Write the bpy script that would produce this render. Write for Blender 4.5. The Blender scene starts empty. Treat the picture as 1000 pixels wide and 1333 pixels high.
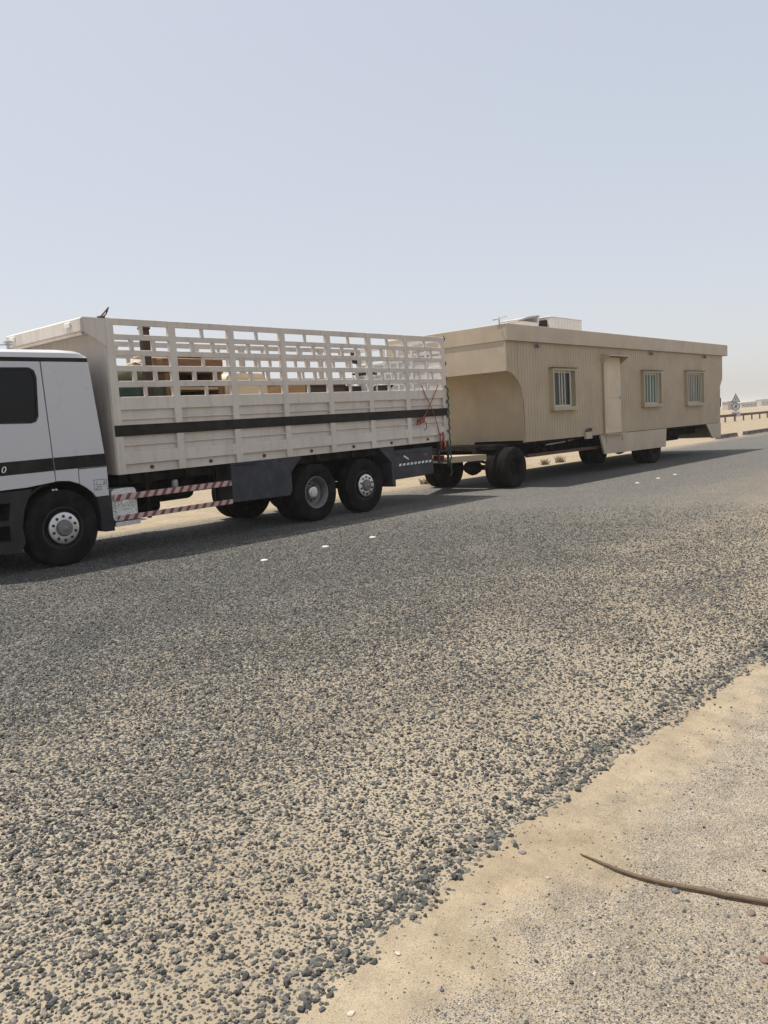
import bpy, bmesh, math, random
import numpy as np
from mathutils import Vector, Matrix, noise
from mathutils.geometry import tessellate_polygon

sc = bpy.context.scene
R = math.radians
random.seed(7)
rng = np.random.default_rng(11)

# ------------------------------------------------------------------ camera
CAM = Vector((-5.29, -10.358, 1.653))
_p, _r, _a = R(6.164), R(-3.359), R(41.009)
_fw = Vector((math.cos(_a), math.sin(_a), 0)); _rt = Vector((math.sin(_a), -math.cos(_a), 0)); _up = Vector((0, 0, 1))
_fw2 = _fw * math.cos(_p) - _up * math.sin(_p); _up2 = _up * math.cos(_p) + _fw * math.sin(_p)
_rt3 = _rt * math.cos(_r) + _up2 * math.sin(_r); _up3 = _up2 * math.cos(_r) - _rt * math.sin(_r)
cam = bpy.data.cameras.new("camera")
cam.sensor_fit = 'VERTICAL'; cam.sensor_height = 24; cam.lens = 24 * 1037.96 / 1333
cam.clip_start = 0.05; cam.clip_end = 9000
camo = bpy.data.objects.new("camera", cam); sc.collection.objects.link(camo)
camo.matrix_world = Matrix((( _rt3.x, _up3.x, -_fw2.x, CAM.x), (_rt3.y, _up3.y, -_fw2.y, CAM.y),
                            (_rt3.z, _up3.z, -_fw2.z, CAM.z), (0, 0, 0, 1)))
sc.camera = camo

# ------------------------------------------------------------------ sky and sun
SKYV = 2.66
SUN = Vector((-0.12, 0.30, 1.0)).normalized()
elev = math.asin(SUN.z); azim = math.atan2(SUN.x, SUN.y)
world = bpy.data.worlds.new("World"); sc.world = world; world.use_nodes = True
wn, wl = world.node_tree.nodes, world.node_tree.links
wn.clear()
sky = wn.new('ShaderNodeTexSky'); sky.sky_type = 'NISHITA'; sky.sun_disc = False
sky.sun_elevation = elev; sky.sun_rotation = azim
sky.air_density = 1.0; sky.dust_density = 2.0; sky.ozone_density = 1.0; sky.altitude = 0
gam = wn.new('ShaderNodeGamma'); gam.inputs['Gamma'].default_value = 0.30          # dust evens out the sky
hsv = wn.new('ShaderNodeHueSaturation'); hsv.inputs['Saturation'].default_value = 1.0; hsv.inputs['Value'].default_value = SKYV
bg = wn.new('ShaderNodeBackground'); bg.inputs['Strength'].default_value = 0.15
wo = wn.new('ShaderNodeOutputWorld')
wl.new(sky.outputs[0], gam.inputs['Color']); wl.new(gam.outputs[0], hsv.inputs['Color']); 
tint = wn.new('ShaderNodeMix'); tint.data_type = 'RGBA'; tint.blend_type = 'MULTIPLY'; tint.inputs[0].default_value = 1.0; tint.inputs[7].default_value = (1.01, 0.99, 1.01, 1)
wl.new(hsv.outputs[0], tint.inputs[6]); wl.new(tint.outputs[2], bg.inputs['Color']); wl.new(bg.outputs[0], wo.inputs['Surface'])
sun = bpy.data.lights.new("sun", 'SUN'); sun.energy = 5.0; sun.angle = R(0.6); sun.color = (1, 0.95, 0.87)
suno = bpy.data.objects.new("sun", sun); sc.collection.objects.link(suno)
suno.rotation_euler = SUN.to_track_quat('Z', 'Y').to_euler(); suno.location = (0, 0, 30)

vs = sc.view_settings
vs.view_transform = 'Standard'; vs.look = 'None'; vs.exposure = 0.25; vs.gamma = 1.0; vs.use_curve_mapping = False
sc.render.engine = 'CYCLES'
sc.cycles.use_denoising = True
sc.cycles.max_bounces = 8; sc.cycles.diffuse_bounces = 4; sc.cycles.volume_bounces = 1

# ------------------------------------------------------------------ materials
def nt(name):
    m = bpy.data.materials.new(name); m.use_nodes = True
    n, l = m.node_tree.nodes, m.node_tree.links
    return m, n, l, n['Principled BSDF']

def ramp(n, stops, interp='LINEAR'):
    r = n.new('ShaderNodeValToRGB'); e = r.color_ramp; e.interpolation = interp
    while len(e.elements) < len(stops): e.elements.new(0.5)
    for el, (p, c) in zip(e.elements, stops):
        el.position = p; el.color = (*c, 1) if len(c) == 3 else c
    return r

def tnoise(n, l, scale, detail=4, rough=0.55, vec=None, stretch=None):
    t = n.new('ShaderNodeTexNoise'); t.inputs['Scale'].default_value = scale
    t.inputs['Detail'].default_value = detail; t.inputs['Roughness'].default_value = rough
    if vec is None:
        tc = n.new('ShaderNodeTexCoord'); vec = tc.outputs['Object']
    if stretch:
        mp = n.new('ShaderNodeMapping'); mp.inputs['Scale'].default_value = stretch
        l.new(vec, mp.inputs['Vector']); vec = mp.outputs[0]
    l.new(vec, t.inputs['Vector'])
    return t

def mixc(n, l, fac, a, b, mode='MIX'):
    m = n.new('ShaderNodeMix'); m.data_type = 'RGBA'; m.blend_type = mode
    for sock, v in ((m.inputs[0], fac), (m.inputs[6], a), (m.inputs[7], b)):
        if hasattr(v, 'is_output'): l.new(v, sock)
        elif isinstance(v, (int, float)): sock.default_value = v
        else: sock.default_value = (*v, 1)
    return m.outputs[2]

def math_(n, l, op, a, b=None, clamp=False):
    m = n.new('ShaderNodeMath'); m.operation = op; m.use_clamp = clamp
    for i, v in enumerate((a, b)):
        if v is None: continue
        if hasattr(v, 'is_output'): l.new(v, m.inputs[i])
        else: m.inputs[i].default_value = v
    return m.outputs[0]

def plain(name, col, rough=0.6, metal=0.0, var=0.12, scale=3.0, bump=0.0, bscale=60, spec=None, dust=0.0,
          dustcol=(0.42, 0.34, 0.24), stretch=None, coat=0.0):
    """paint / metal / fabric: base colour with blotchy wear, dust and fine relief"""
    m, n, l, b = nt(name)
    t = tnoise(n, l, scale, 6, 0.6, stretch=stretch)
    r = ramp(n, [(0.3, tuple(c * (1 - var) for c in col)), (0.7, tuple(min(1, c * (1 + var)) for c in col))])
    l.new(t.outputs['Fac'], r.inputs[0]); out = r.outputs[0]
    if dust > 0:
        t2 = tnoise(n, l, scale * 0.7 + 0.9, 8, 0.65)
        r2 = ramp(n, [(0.42, (0, 0, 0)), (0.68, (dust,) * 3)])
        l.new(t2.outputs['Fac'], r2.inputs[0]); out = mixc(n, l, r2.outputs[0], out, dustcol)
    l.new(out, b.inputs['Base Color'])
    rr = ramp(n, [(0.3, (max(0, rough - 0.08),) * 3), (0.7, (min(1, rough + 0.1),) * 3)])
    l.new(t.outputs['Fac'], rr.inputs[0]); l.new(rr.outputs[0], b.inputs['Roughness'])
    b.inputs['Metallic'].default_value = metal
    if spec is not None: b.inputs['Specular IOR Level'].default_value = spec
    if coat: b.inputs['Coat Weight'].default_value = coat
    if bump > 0:
        t3 = tnoise(n, l, bscale, 3, 0.5); bp = n.new('ShaderNodeBump'); bp.inputs['Strength'].default_value = bump
        bp.inputs['Distance'].default_value = 0.01
        l.new(t3.outputs['Fac'], bp.inputs['Height']); l.new(bp.outputs[0], b.inputs['Normal'])
    return m

def stained(name, col, stain=(0.28, 0.17, 0.10), rough=0.55, amount=0.65, streak=(9, 9, 0.9), rust=0.35):
    """old sprayed paint with vertical run-off stains and a few rust spots"""
    m, n, l, b = nt(name)
    t = tnoise(n, l, 1.3, 7, 0.62)
    r = ramp(n, [(0.3, tuple(c * 0.86 for c in col)), (0.7, tuple(min(1, c * 1.08) for c in col))]); l.new(t.outputs['Fac'], r.inputs[0])
    s = tnoise(n, l, 1.0, 6, 0.7, stretch=streak); rs = ramp(n, [(0.50, (0, 0, 0)), (0.78, (amount,) * 3)]); l.new(s.outputs['Fac'], rs.inputs[0])
    c1 = mixc(n, l, rs.outputs[0], r.outputs[0], tuple(0.45 * c + 0.3 * k for c, k in zip(col, stain)))
    k = tnoise(n, l, 7.0, 8, 0.72); rk = ramp(n, [(0.66, (0, 0, 0)), (0.74, (rust,) * 3)]); l.new(k.outputs['Fac'], rk.inputs[0])
    c2 = mixc(n, l, rk.outputs[0], c1, stain)
    l.new(c2, b.inputs['Base Color']); b.inputs['Roughness'].default_value = rough
    bt = tnoise(n, l, 14, 3, 0.5); bp = n.new('ShaderNodeBump'); bp.inputs['Strength'].default_value = 0.18; bp.inputs['Distance'].default_value = 0.01
    l.new(bt.outputs['Fac'], bp.inputs['Height']); l.new(bp.outputs[0], b.inputs['Normal'])
    return m

def glass_dark(name, col=(0.006, 0.007, 0.009), rough=0.06):
    m, n, l, b = nt(name)
    b.inputs['Base Color'].default_value = (*col, 1); b.inputs['Roughness'].default_value = rough
    b.inputs['Specular IOR Level'].default_value = 0.2
    t = tnoise(n, l, 2.5, 2, 0.5); bp = n.new('ShaderNodeBump'); bp.inputs['Strength'].default_value = 0.03
    l.new(t.outputs['Fac'], bp.inputs['Height']); l.new(bp.outputs[0], b.inputs['Normal'])
    return m

def hazard(name):
    """red and white slanted reflective stripes painted on the guard rail"""
    m, n, l, b = nt(name)
    tc = n.new('ShaderNodeTexCoord'); sp = n.new('ShaderNodeSeparateXYZ'); l.new(tc.outputs['Object'], sp.inputs[0])
    a = math_(n, l, 'MULTIPLY', sp.outputs['X'], 6.6); c = math_(n, l, 'MULTIPLY', sp.outputs['Z'], -4.5)
    f = math_(n, l, 'FRACT', math_(n, l, 'ADD', a, c)); g = math_(n, l, 'GREATER_THAN', f, 0.56)
    w = tnoise(n, l, 9, 6, 0.7); rw = ramp(n, [(0.35, (0.55, 0.43, 0.40)), (0.7, (0.40, 0.30, 0.27))]); l.new(w.outputs['Fac'], rw.inputs[0])
    rr = ramp(n, [(0.35, (0.26, 0.045, 0.04)), (0.7, (0.14, 0.05, 0.045))]); l.new(w.outputs['Fac'], rr.inputs[0])
    l.new(mixc(n, l, g, rw.outputs[0], rr.outputs[0]), b.inputs['Base Color']); b.inputs['Roughness'].default_value = 0.5
    return m

M = {}
M['cargo'] = stained('cargo_paint', (0.62, 0.555, 0.485))
M['cargo_in'] = stained('cargo_paint_pale', (0.70, 0.68, 0.64), rust=0.2)
M['stripe'] = plain('black_stripe_paint', (0.010, 0.0095, 0.009), 0.6, var=0.3, dust=0.05, spec=0.2)
M['cab'] = plain('cab_white_paint', (0.535, 0.535, 0.55), 0.32, var=0.05, dust=0.12, coat=0.3)
M['cabcore'] = plain('cab_seam_black', (0.015, 0.015, 0.016), 0.7)
M['blackplastic'] = plain('black_plastic', (0.010, 0.0105, 0.0115), 0.6, dust=0.05, var=0.2, spec=0.25)
M['greyplastic'] = plain('grey_plastic', (0.016, 0.0165, 0.020), 0.6, spec=0.3, dust=0.05, var=0.2)
M['slate'] = plain('slate_blue_panel', (0.030, 0.033, 0.043), 0.55, spec=0.3, dust=0.08, var=0.25)
M['chassis'] = plain('chassis_black', (0.006, 0.0058, 0.0055), 0.85, spec=0.1, dust=0.06, var=0.3)
M['rubber'] = plain('tyre_rubber', (0.007, 0.007, 0.0073), 0.85, var=0.25, dust=0.04, bump=0.2, bscale=40, scale=5, spec=0.12)
M['rimdark'] = plain('rim_dark', (0.016, 0.016, 0.018), 0.55, metal=0.2, dust=0.08)
M['rimgrey'] = plain('rim_grey', (0.16, 0.165, 0.17), 0.5, metal=0.4, dust=0.25)
M['alu'] = plain('polished_aluminium', (0.62, 0.62, 0.63), 0.33, metal=0.9, var=0.15, scale=14, dust=0.2)
M['nut'] = plain('wheel_nut', (0.05, 0.05, 0.052), 0.5, metal=0.5)
M['hazard'] = hazard('red_white_rail_stripes')
M['glass'] = glass_dark('tinted_cab_glass')
M['wglass'] = glass_dark('house_window_glass', (0.025, 0.04, 0.038), 0.2)
M['curtain'] = plain('curtain_green', (0.11, 0.17, 0.145), 0.9, stretch=(14, 14, 0.4), var=0.4)
M['siding'] = stained('beige_siding', (0.4250, 0.3350, 0.2250), stain=(0.30, 0.22, 0.13), amount=0.35, rust=0.05)
M['fascia'] = stained('beige_fascia', (0.50, 0.405, 0.295), stain=(0.34, 0.26, 0.17), amount=0.3, rust=0.03, streak=(3, 3, 0.8))
M['doorb'] = stained('beige_door', (0.62, 0.49, 0.345), stain=(0.30, 0.2, 0.12), amount=0.25, rust=0.04)
M['frame'] = stained('window_frame_cream', (0.44, 0.36, 0.24), amount=0.5, rust=0.5)
M['bar'] = plain('window_bar_cream', (0.66, 0.60, 0.48), 0.5, dust=0.2)
M['rust'] = plain('rusty_steel', (0.11, 0.055, 0.035), 0.85, var=0.5, scale=12, bump=0.3)
M['white'] = plain('white_enamel', (0.76, 0.75, 0.72), 0.45, var=0.06, dust=0.2)
M['galv'] = plain('galvanised_steel', (0.42, 0.42, 0.42), 0.5, metal=0.5, var=0.15)
M['red'] = plain('red_rope', (0.30, 0.06, 0.035), 0.8, var=0.3, scale=30)
M['greenrope'] = plain('green_rope', (0.03, 0.09, 0.045), 0.85, var=0.4, scale=30)
M['greencrate'] = plain('dark_green_steel', (0.012, 0.045, 0.032), 0.6, dust=0.15)
M['wood'] = plain('brown_wood', (0.20, 0.105, 0.05), 0.7, var=0.35, stretch=(2, 2, 14))
M['woodpale'] = plain('pale_wood', (0.46, 0.34, 0.20), 0.75, var=0.25, stretch=(1.5, 12, 12))
M['darkwood'] = plain('dark_wood', (0.05, 0.028, 0.018), 0.65, var=0.35)
M['cream'] = plain('cream_fabric', (0.62, 0.53, 0.39), 0.9, var=0.10, bump=0.4, bscale=8)
M['paper'] = plain('white_board', (0.72, 0.71, 0.68), 0.7, var=0.06)
M['cardboard'] = plain('cardboard', (0.33, 0.21, 0.11), 0.85, var=0.15)
M['stick'] = plain('weathered_strip', (0.105, 0.074, 0.046), 0.85, var=0.3, scale=8, stretch=(10, 1.2, 6), bump=0.4, bscale=60)
M['concrete'] = plain('dark_concrete', (0.07, 0.065, 0.055), 0.9, var=0.3, dust=0.3)
M['concretelight'] = plain('pale_concrete', (0.5, 0.46, 0.40), 0.9, var=0.15)
M['stud'] = plain('white_stud', (0.50, 0.48, 0.44), 0.55, var=0.15, dust=0.5)

# ------------------------------------------------------------------ mesh helpers
COL = sc.collection
TILT = math.tan(R(0.57))

def link(name, verts, faces, mat=None, parent=None, smooth=False, tilt=False, loc=None):
    me = bpy.data.meshes.new(name)
    if tilt: verts = [(v[0], v[1], v[2] + TILT * v[0]) for v in verts]
    me.from_pydata([tuple(v) for v in verts], [], faces); me.update()
    if smooth: me.polygons.foreach_set('use_smooth', [True] * len(me.polygons))
    if mat is not None: me.materials.append(M[mat] if isinstance(mat, str) else mat)
    o = bpy.data.objects.new(name, me); COL.objects.link(o)
    if loc is not None: o.location = loc
    if parent is not None: o.parent = parent
    return o

def recalc(o):
    bm = bmesh.new(); bm.from_mesh(o.data); bmesh.ops.recalc_face_normals(bm, faces=bm.faces); bm.to_mesh(o.data); bm.free(); return o

class G:
    """collects shapes for ONE mesh object"""
    def __init__(s): s.v = []; s.f = []
    def add(s, v, f):
        k = len(s.v); s.v += [tuple(q) for q in v]; s.f += [tuple(i + k for i in t) for t in f]; return s
    def box(s, x0, x1, y0, y1, z0, z1, bev=0.0, M4=None):
        if bev > 0:
            bm = bmesh.new(); bmesh.ops.create_cube(bm, size=1)
            for q in bm.verts:
                q.co = Vector(((x0 + x1) / 2 + q.co.x * (x1 - x0), (y0 + y1) / 2 + q.co.y * (y1 - y0), (z0 + z1) / 2 + q.co.z * (z1 - z0)))
            bmesh.ops.bevel(bm, geom=list(bm.edges), offset=bev, segments=1, affect='EDGES', profile=0.5)
            bm.verts.ensure_lookup_table(); v = [q.co.copy() for q in bm.verts]; f = [[q.index for q in t.verts] for t in bm.faces]; bm.free()
        else:
            v = [(x, y, z) for z in (z0, z1) for y in (y0, y1) for x in (x0, x1)]
            f = [(0, 2, 3, 1), (4, 5, 7, 6), (0, 1, 5, 4), (2, 6, 7, 3), (0, 4, 6, 2), (1, 3, 7, 5)]
        if M4 is not None: v = [M4 @ Vector(q) for q in v]
        return s.add(v, f)
    def prism(s, outer, a, b, axis='Y', holes=(), M4=None):
        """outline(s) in the plane normal to axis, extruded a..b; outline coords (x,z) for Y, (y,z) for X, (x,y) for Z"""
        loops = [list(outer)] + [list(h) for h in holes]
        def P(p, t):
            if axis == 'Y': return Vector((p[0], t, p[1]))
            if axis == 'X': return Vector((t, p[0], p[1]))
            return Vector((p[0], p[1], t))
        tris = tessellate_polygon([[Vector((p[0], p[1], 0)) for p in lp] for lp in loops])
        flat = [p for lp in loops for p in lp]; n = len(flat)
        v = [P(p, a) for p in flat] + [P(p, b) for p in flat]
        if M4 is not None: v = [M4 @ q for q in v]
        f = [tuple(t) for t in tris] + [tuple(i + n for i in reversed(t)) for t in tris]
        k = 0
        for lp in loops:
            m = len(lp)
            for i in range(m): f.append((k + i, k + (i + 1) % m, n + k + (i + 1) % m, n + k + i))
            k += m
        return s.add(v, f)
    def tube(s, pts, r, n=8, closed=False):
        pts = [Vector(p) for p in pts]; v = []; f = []
        u = None
        for i, p in enumerate(pts):
            d = (pts[min(i + 1, len(pts) - 1)] - pts[max(i - 1, 0)]).normalized()
            if u is None: u = d.orthogonal().normalized()
            u = (u - d * u.dot(d)); u = u.normalized() if u.length > 1e-6 else d.orthogonal().normalized()
            w = d.cross(u); rr = r[i] if isinstance(r, (list, tuple)) else r
            v += [p + (u * math.cos(2 * math.pi * k / n) + w * math.sin(2 * math.pi * k / n)) * rr for k in range(n)]
        for i in range(len(pts) - 1):
            for k in range(n): f.append((i * n + k, i * n + (k + 1) % n, (i + 1) * n + (k + 1) % n, (i + 1) * n + k))
        f.append(tuple(range(n - 1, -1, -1))); f.append(tuple(range((len(pts) - 1) * n, len(pts) * n)))
        return s.add(v, f)
    def lathe(s, prof, n=40, axis='Y', c=(0, 0, 0)):
        """prof: (radius, height along axis)"""
        v = []; f = []
        for r, h in prof:
            for k in range(n):
                a = 2 * math.pi * k / n; q = (r * math.cos(a), r * math.sin(a))
                v.append((c[0] + q[0], c[1] + h, c[2] + q[1]) if axis == 'Y' else
                         (c[0] + h, c[1] + q[0], c[2] + q[1]) if axis == 'X' else (c[0] + q[0], c[1] + q[1], c[2] + h))
        for i in range(len(prof) - 1):
            for k in range(n): f.append((i * n + k, i * n + (k + 1) % n, (i + 1) * n + (k + 1) % n, (i + 1) * n + k))
        return s.add(v, f)
    def done(s, name, mat=None, parent=None, smooth=False, tilt=False, loc=None, M4=None):
        if M4 is not None: s.v = [M4 @ Vector(q) for q in s.v]
        o = link(name, s.v, s.f, mat, parent, smooth, tilt, loc); recalc(o)
        if smooth:
            try: o.data.set_sharp_from_angle(angle=R(35))
            except Exception: pass
        return o

def empty(name, loc=(0, 0, 0), label=None, cat=None, group=None):
    o = bpy.data.objects.new(name, None); COL.objects.link(o); o.location = loc; o.empty_display_size = 0.2
    return tag(o, label, cat, group)

def tag(o, label=None, cat=None, group=None, kind=None):
    if label: o['label'] = label
    if cat: o['category'] = cat
    if group: o['group'] = group
    if kind: o['kind'] = kind
    return o

def dup(o, loc, parent=None, rotz=None):
    c = o.copy(); COL.objects.link(c); c.location = loc
    if rotz is not None: c.rotation_euler = (0, 0, rotz)
    if parent is not None: c.parent = parent
    for ch in list(o.children):
        d = ch.copy(); COL.objects.link(d); d.parent = c
    return c

def arc(cx, cz, r, a0, a1, n):
    return [(cx + r * math.cos(R(a0 + (a1 - a0) * i / n)), cz + r * math.sin(R(a0 + (a1 - a0) * i / n))) for i in range(n + 1)]

def rrect(x0, x1, z0, z1, r, n=4):
    return (arc(x1 - r, z0 + r, r, -90, 0, n) + arc(x1 - r, z1 - r, r, 0, 90, n) + arc(x0 + r, z1 - r, r, 90, 180, n) + arc(x0 + r, z0 + r, r, 180, 270, n))

def fbm(x, y, s, seed=0.0, o=4):
    t = 0; a = 1.0
    for k in range(o):
        t += a * noise.noise(Vector((x * s + seed, y * s - seed, seed * 1.7))); s *= 2.1; a *= 0.5
    return t

# ------------------------------------------------------------------ ground: sand, road
EX = [-400, -60, -8, -4, -3.26, -2.26, -1.5, -.6, .1, 4, 12, 60, 2500]
EY = [-8.7, -8.7, -8.72, -8.72, -8.68, -8.71, -8.76, -8.80, -8.86, -8.9, -8.85, -8.8, -8.8]
def yedge(x): return float(np.interp(x, EX, EY)) + 0.03 * noise.noise(Vector((x * 2.3, 4.2, 0))) + 0.025 * noise.noise(Vector((x * 9, 1.2, 3)))
YFAR = 2.85

def graded(a, b, lo, hi, fine, grow=1.22):
    """grid lines: fine spacing in lo..hi, growing outwards to a and b"""
    xs = list(np.arange(lo, hi + 1e-6, fine)); s = fine
    x = xs[-1]
    while x < b: s *= grow; x = min(b, x + s); xs.append(x)
    s = fine; x = lo; pre = []
    while x > a: s *= grow; x = max(a, x - s); pre.append(x)
    return pre[::-1] + xs

def sand_h(x, y):
    ye = float(np.interp(x, EX, EY))
    if ye <= y <= YFAR + 0.15 and -400 < x < 2480:
        d = min(y - ye, YFAR - y)
        if y < 0:
            return -min(0.06, max(0, d) * 0.35) + 0.012 * fbm(x, y, 5.0, 9.1, 4) * max(0, 1 - d / 0.2)
        return -0.006 - min(0.06, max(0, d) * 0.3)
    d = max(ye - y, y - YFAR)
    h = -0.02 * min(1, d / 0.5) + 0.012 * fbm(x, y, 5.0, 9.1, 4) * max(0, 1 - d / 0.2)
    if y > 0: h -= 0.006
    amp = 0.010 * min(1, d / 0.3)
    h += amp * fbm(x, y, 1.6, 3.3, 5) + amp * 0.35 * fbm(x, y, 9, 1.3, 3)
    if y > YFAR: h += min(0.12, 0.012 * d) * (fbm(x, y, 0.35, 7.7, 4)) + min(0.5, 0.0015 * d) * fbm(x, y, 0.02, 2.2, 3)
    return h

gx = graded(-2600, 3200, -5.6, 1.6, 0.03, 1.15); gy = graded(-2600, 2600, -10.4, -8.4, 0.022, 1.15)
# extra lines across the far verge
gy = sorted(set([round(y, 4) for y in gy] + [round(y, 4) for y in np.arange(2.5, 12, 0.4)]))
verts = [(x, y, sand_h(x, y)) for y in gy for x in gx]; nx = len(gx)
faces = [(j * nx + i, j * nx + i + 1, (j + 1) * nx + i + 1, (j + 1) * nx + i) for j in range(len(gy) - 1) for i in range(nx - 1)]

def sand_material():
    m, n, l, b = nt('desert_sand')
    tc = n.new('ShaderNodeTexCoord'); V = tc.outputs['Object']
    sp = n.new('ShaderNodeSeparateXYZ'); l.new(V, sp.inputs[0])
    big = tnoise(n, l, 0.9, 6, 0.6, V); rb = ramp(n, [(0.3, (0.2580, 0.2047, 0.1376)), (0.7, (0.3251, 0.2683, 0.1909))]); l.new(big.outputs['Fac'], rb.inputs[0])
    fine = tnoise(n, l, 210, 4, 0.75, V); rf = ramp(n, [(0.34, (0.58,) * 3), (0.5, (0.98,) * 3), (0.70, (1.22,) * 3)]); l.new(fine.outputs['Fac'], rf.inputs[0])
    base = mixc(n, l, 1.0, rb.outputs[0], rf.outputs[0], 'MULTIPLY')
    # fine grey grit lying in patches, none in the drifted sand by the road edge
    vo = n.new('ShaderNodeTexVoronoi'); vo.voronoi_dimensions = '2D'; vo.inputs['Scale'].default_value = 120; l.new(V, vo.inputs['Vector'])
    vo2 = n.new('ShaderNodeTexVoronoi'); vo2.voronoi_dimensions = '2D'; vo2.inputs['Scale'].default_value = 260; l.new(V, vo2.inputs['Vector'])
    pn = tnoise(n, l, 2.4, 5, 0.6, V)
    dist = math_(n, l, 'MULTIPLY', math_(n, l, 'SUBTRACT', math_(n, l, 'MULTIPLY', sp.outputs['Y'], -1.0), 9.0), 0.9)   # grows away from road
    dist = math_(n, l, 'MINIMUM', math_(n, l, 'MAXIMUM', dist, -0.22), 0.22)
    patch = math_(n, l, 'ADD', pn.outputs['Fac'], dist)
    pr = ramp(n, [(0.36, (0.02,) * 3), (0.64, (0.33,) * 3)]); l.new(patch, pr.inputs[0])
    g1 = math_(n, l, 'LESS_THAN', vo.outputs['Distance'], pr.outputs[0]); g2 = math_(n, l, 'LESS_THAN', vo2.outputs['Distance'], pr.outputs[0])
    hs = n.new('ShaderNodeSeparateColor'); l.new(vo.outputs['Color'], hs.inputs[0])
    gc = ramp(n, [(0.0, (0.045, 0.047, 0.048)), (0.45, (0.13, 0.13, 0.122)), (0.75, (0.24, 0.215, 0.18)), (1, (0.40, 0.34, 0.26))]); l.new(hs.outputs[0], gc.inputs[0])
    hs2 = n.new('ShaderNodeSeparateColor'); l.new(vo2.outputs['Color'], hs2.inputs[0])
    gc2 = ramp(n, [(0.0, (0.07, 0.07, 0.068)), (0.6, (0.20, 0.185, 0.165)), (1, (0.42, 0.36, 0.28))]); l.new(hs2.outputs[0], gc2.inputs[0])
    near = math_(n, l, 'LESS_THAN', sp.outputs['Y'], 0.0)
    c = mixc(n, l, math_(n, l, 'MULTIPLY', g2, near), base, gc2.outputs[0]); c = mixc(n, l, math_(n, l, 'MULTIPLY', g1, near), c, gc.outputs[0])
    # far side: stony pale crust
    fn = tnoise(n, l, 7, 8, 0.72, V); fr = ramp(n, [(0.35, (0.80,) * 3), (0.65, (1.15,) * 3)]); l.new(fn.outputs['Fac'], fr.inputs[0])
    c = mixc(n, l, 1.0, c, fr.outputs[0], 'MULTIPLY')
    l.new(c, b.inputs['Base Color']); b.inputs['Roughness'].default_value = 0.95; b.inputs['Specular IOR Level'].default_value = 0.15
    hgt = math_(n, l, 'ADD', math_(n, l, 'MULTIPLY', g1, 0.5), math_(n, l, 'MULTIPLY', fine.outputs['Fac'], 0.5))
    bp = n.new('ShaderNodeBump'); bp.inputs['Strength'].default_value = 0.5; bp.inputs['Distance'].default_value = 0.004
    l.new(hgt, bp.inputs['Height']); l.new(bp.outputs[0], b.inputs['Normal'])
    return m
M['sand'] = sand_material()
g = link('desert_ground', verts, faces, 'sand', smooth=True); tag(g, 'pale sandy desert ground with patches of fine grey grit beside the road', 'sand', kind='structure')

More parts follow.
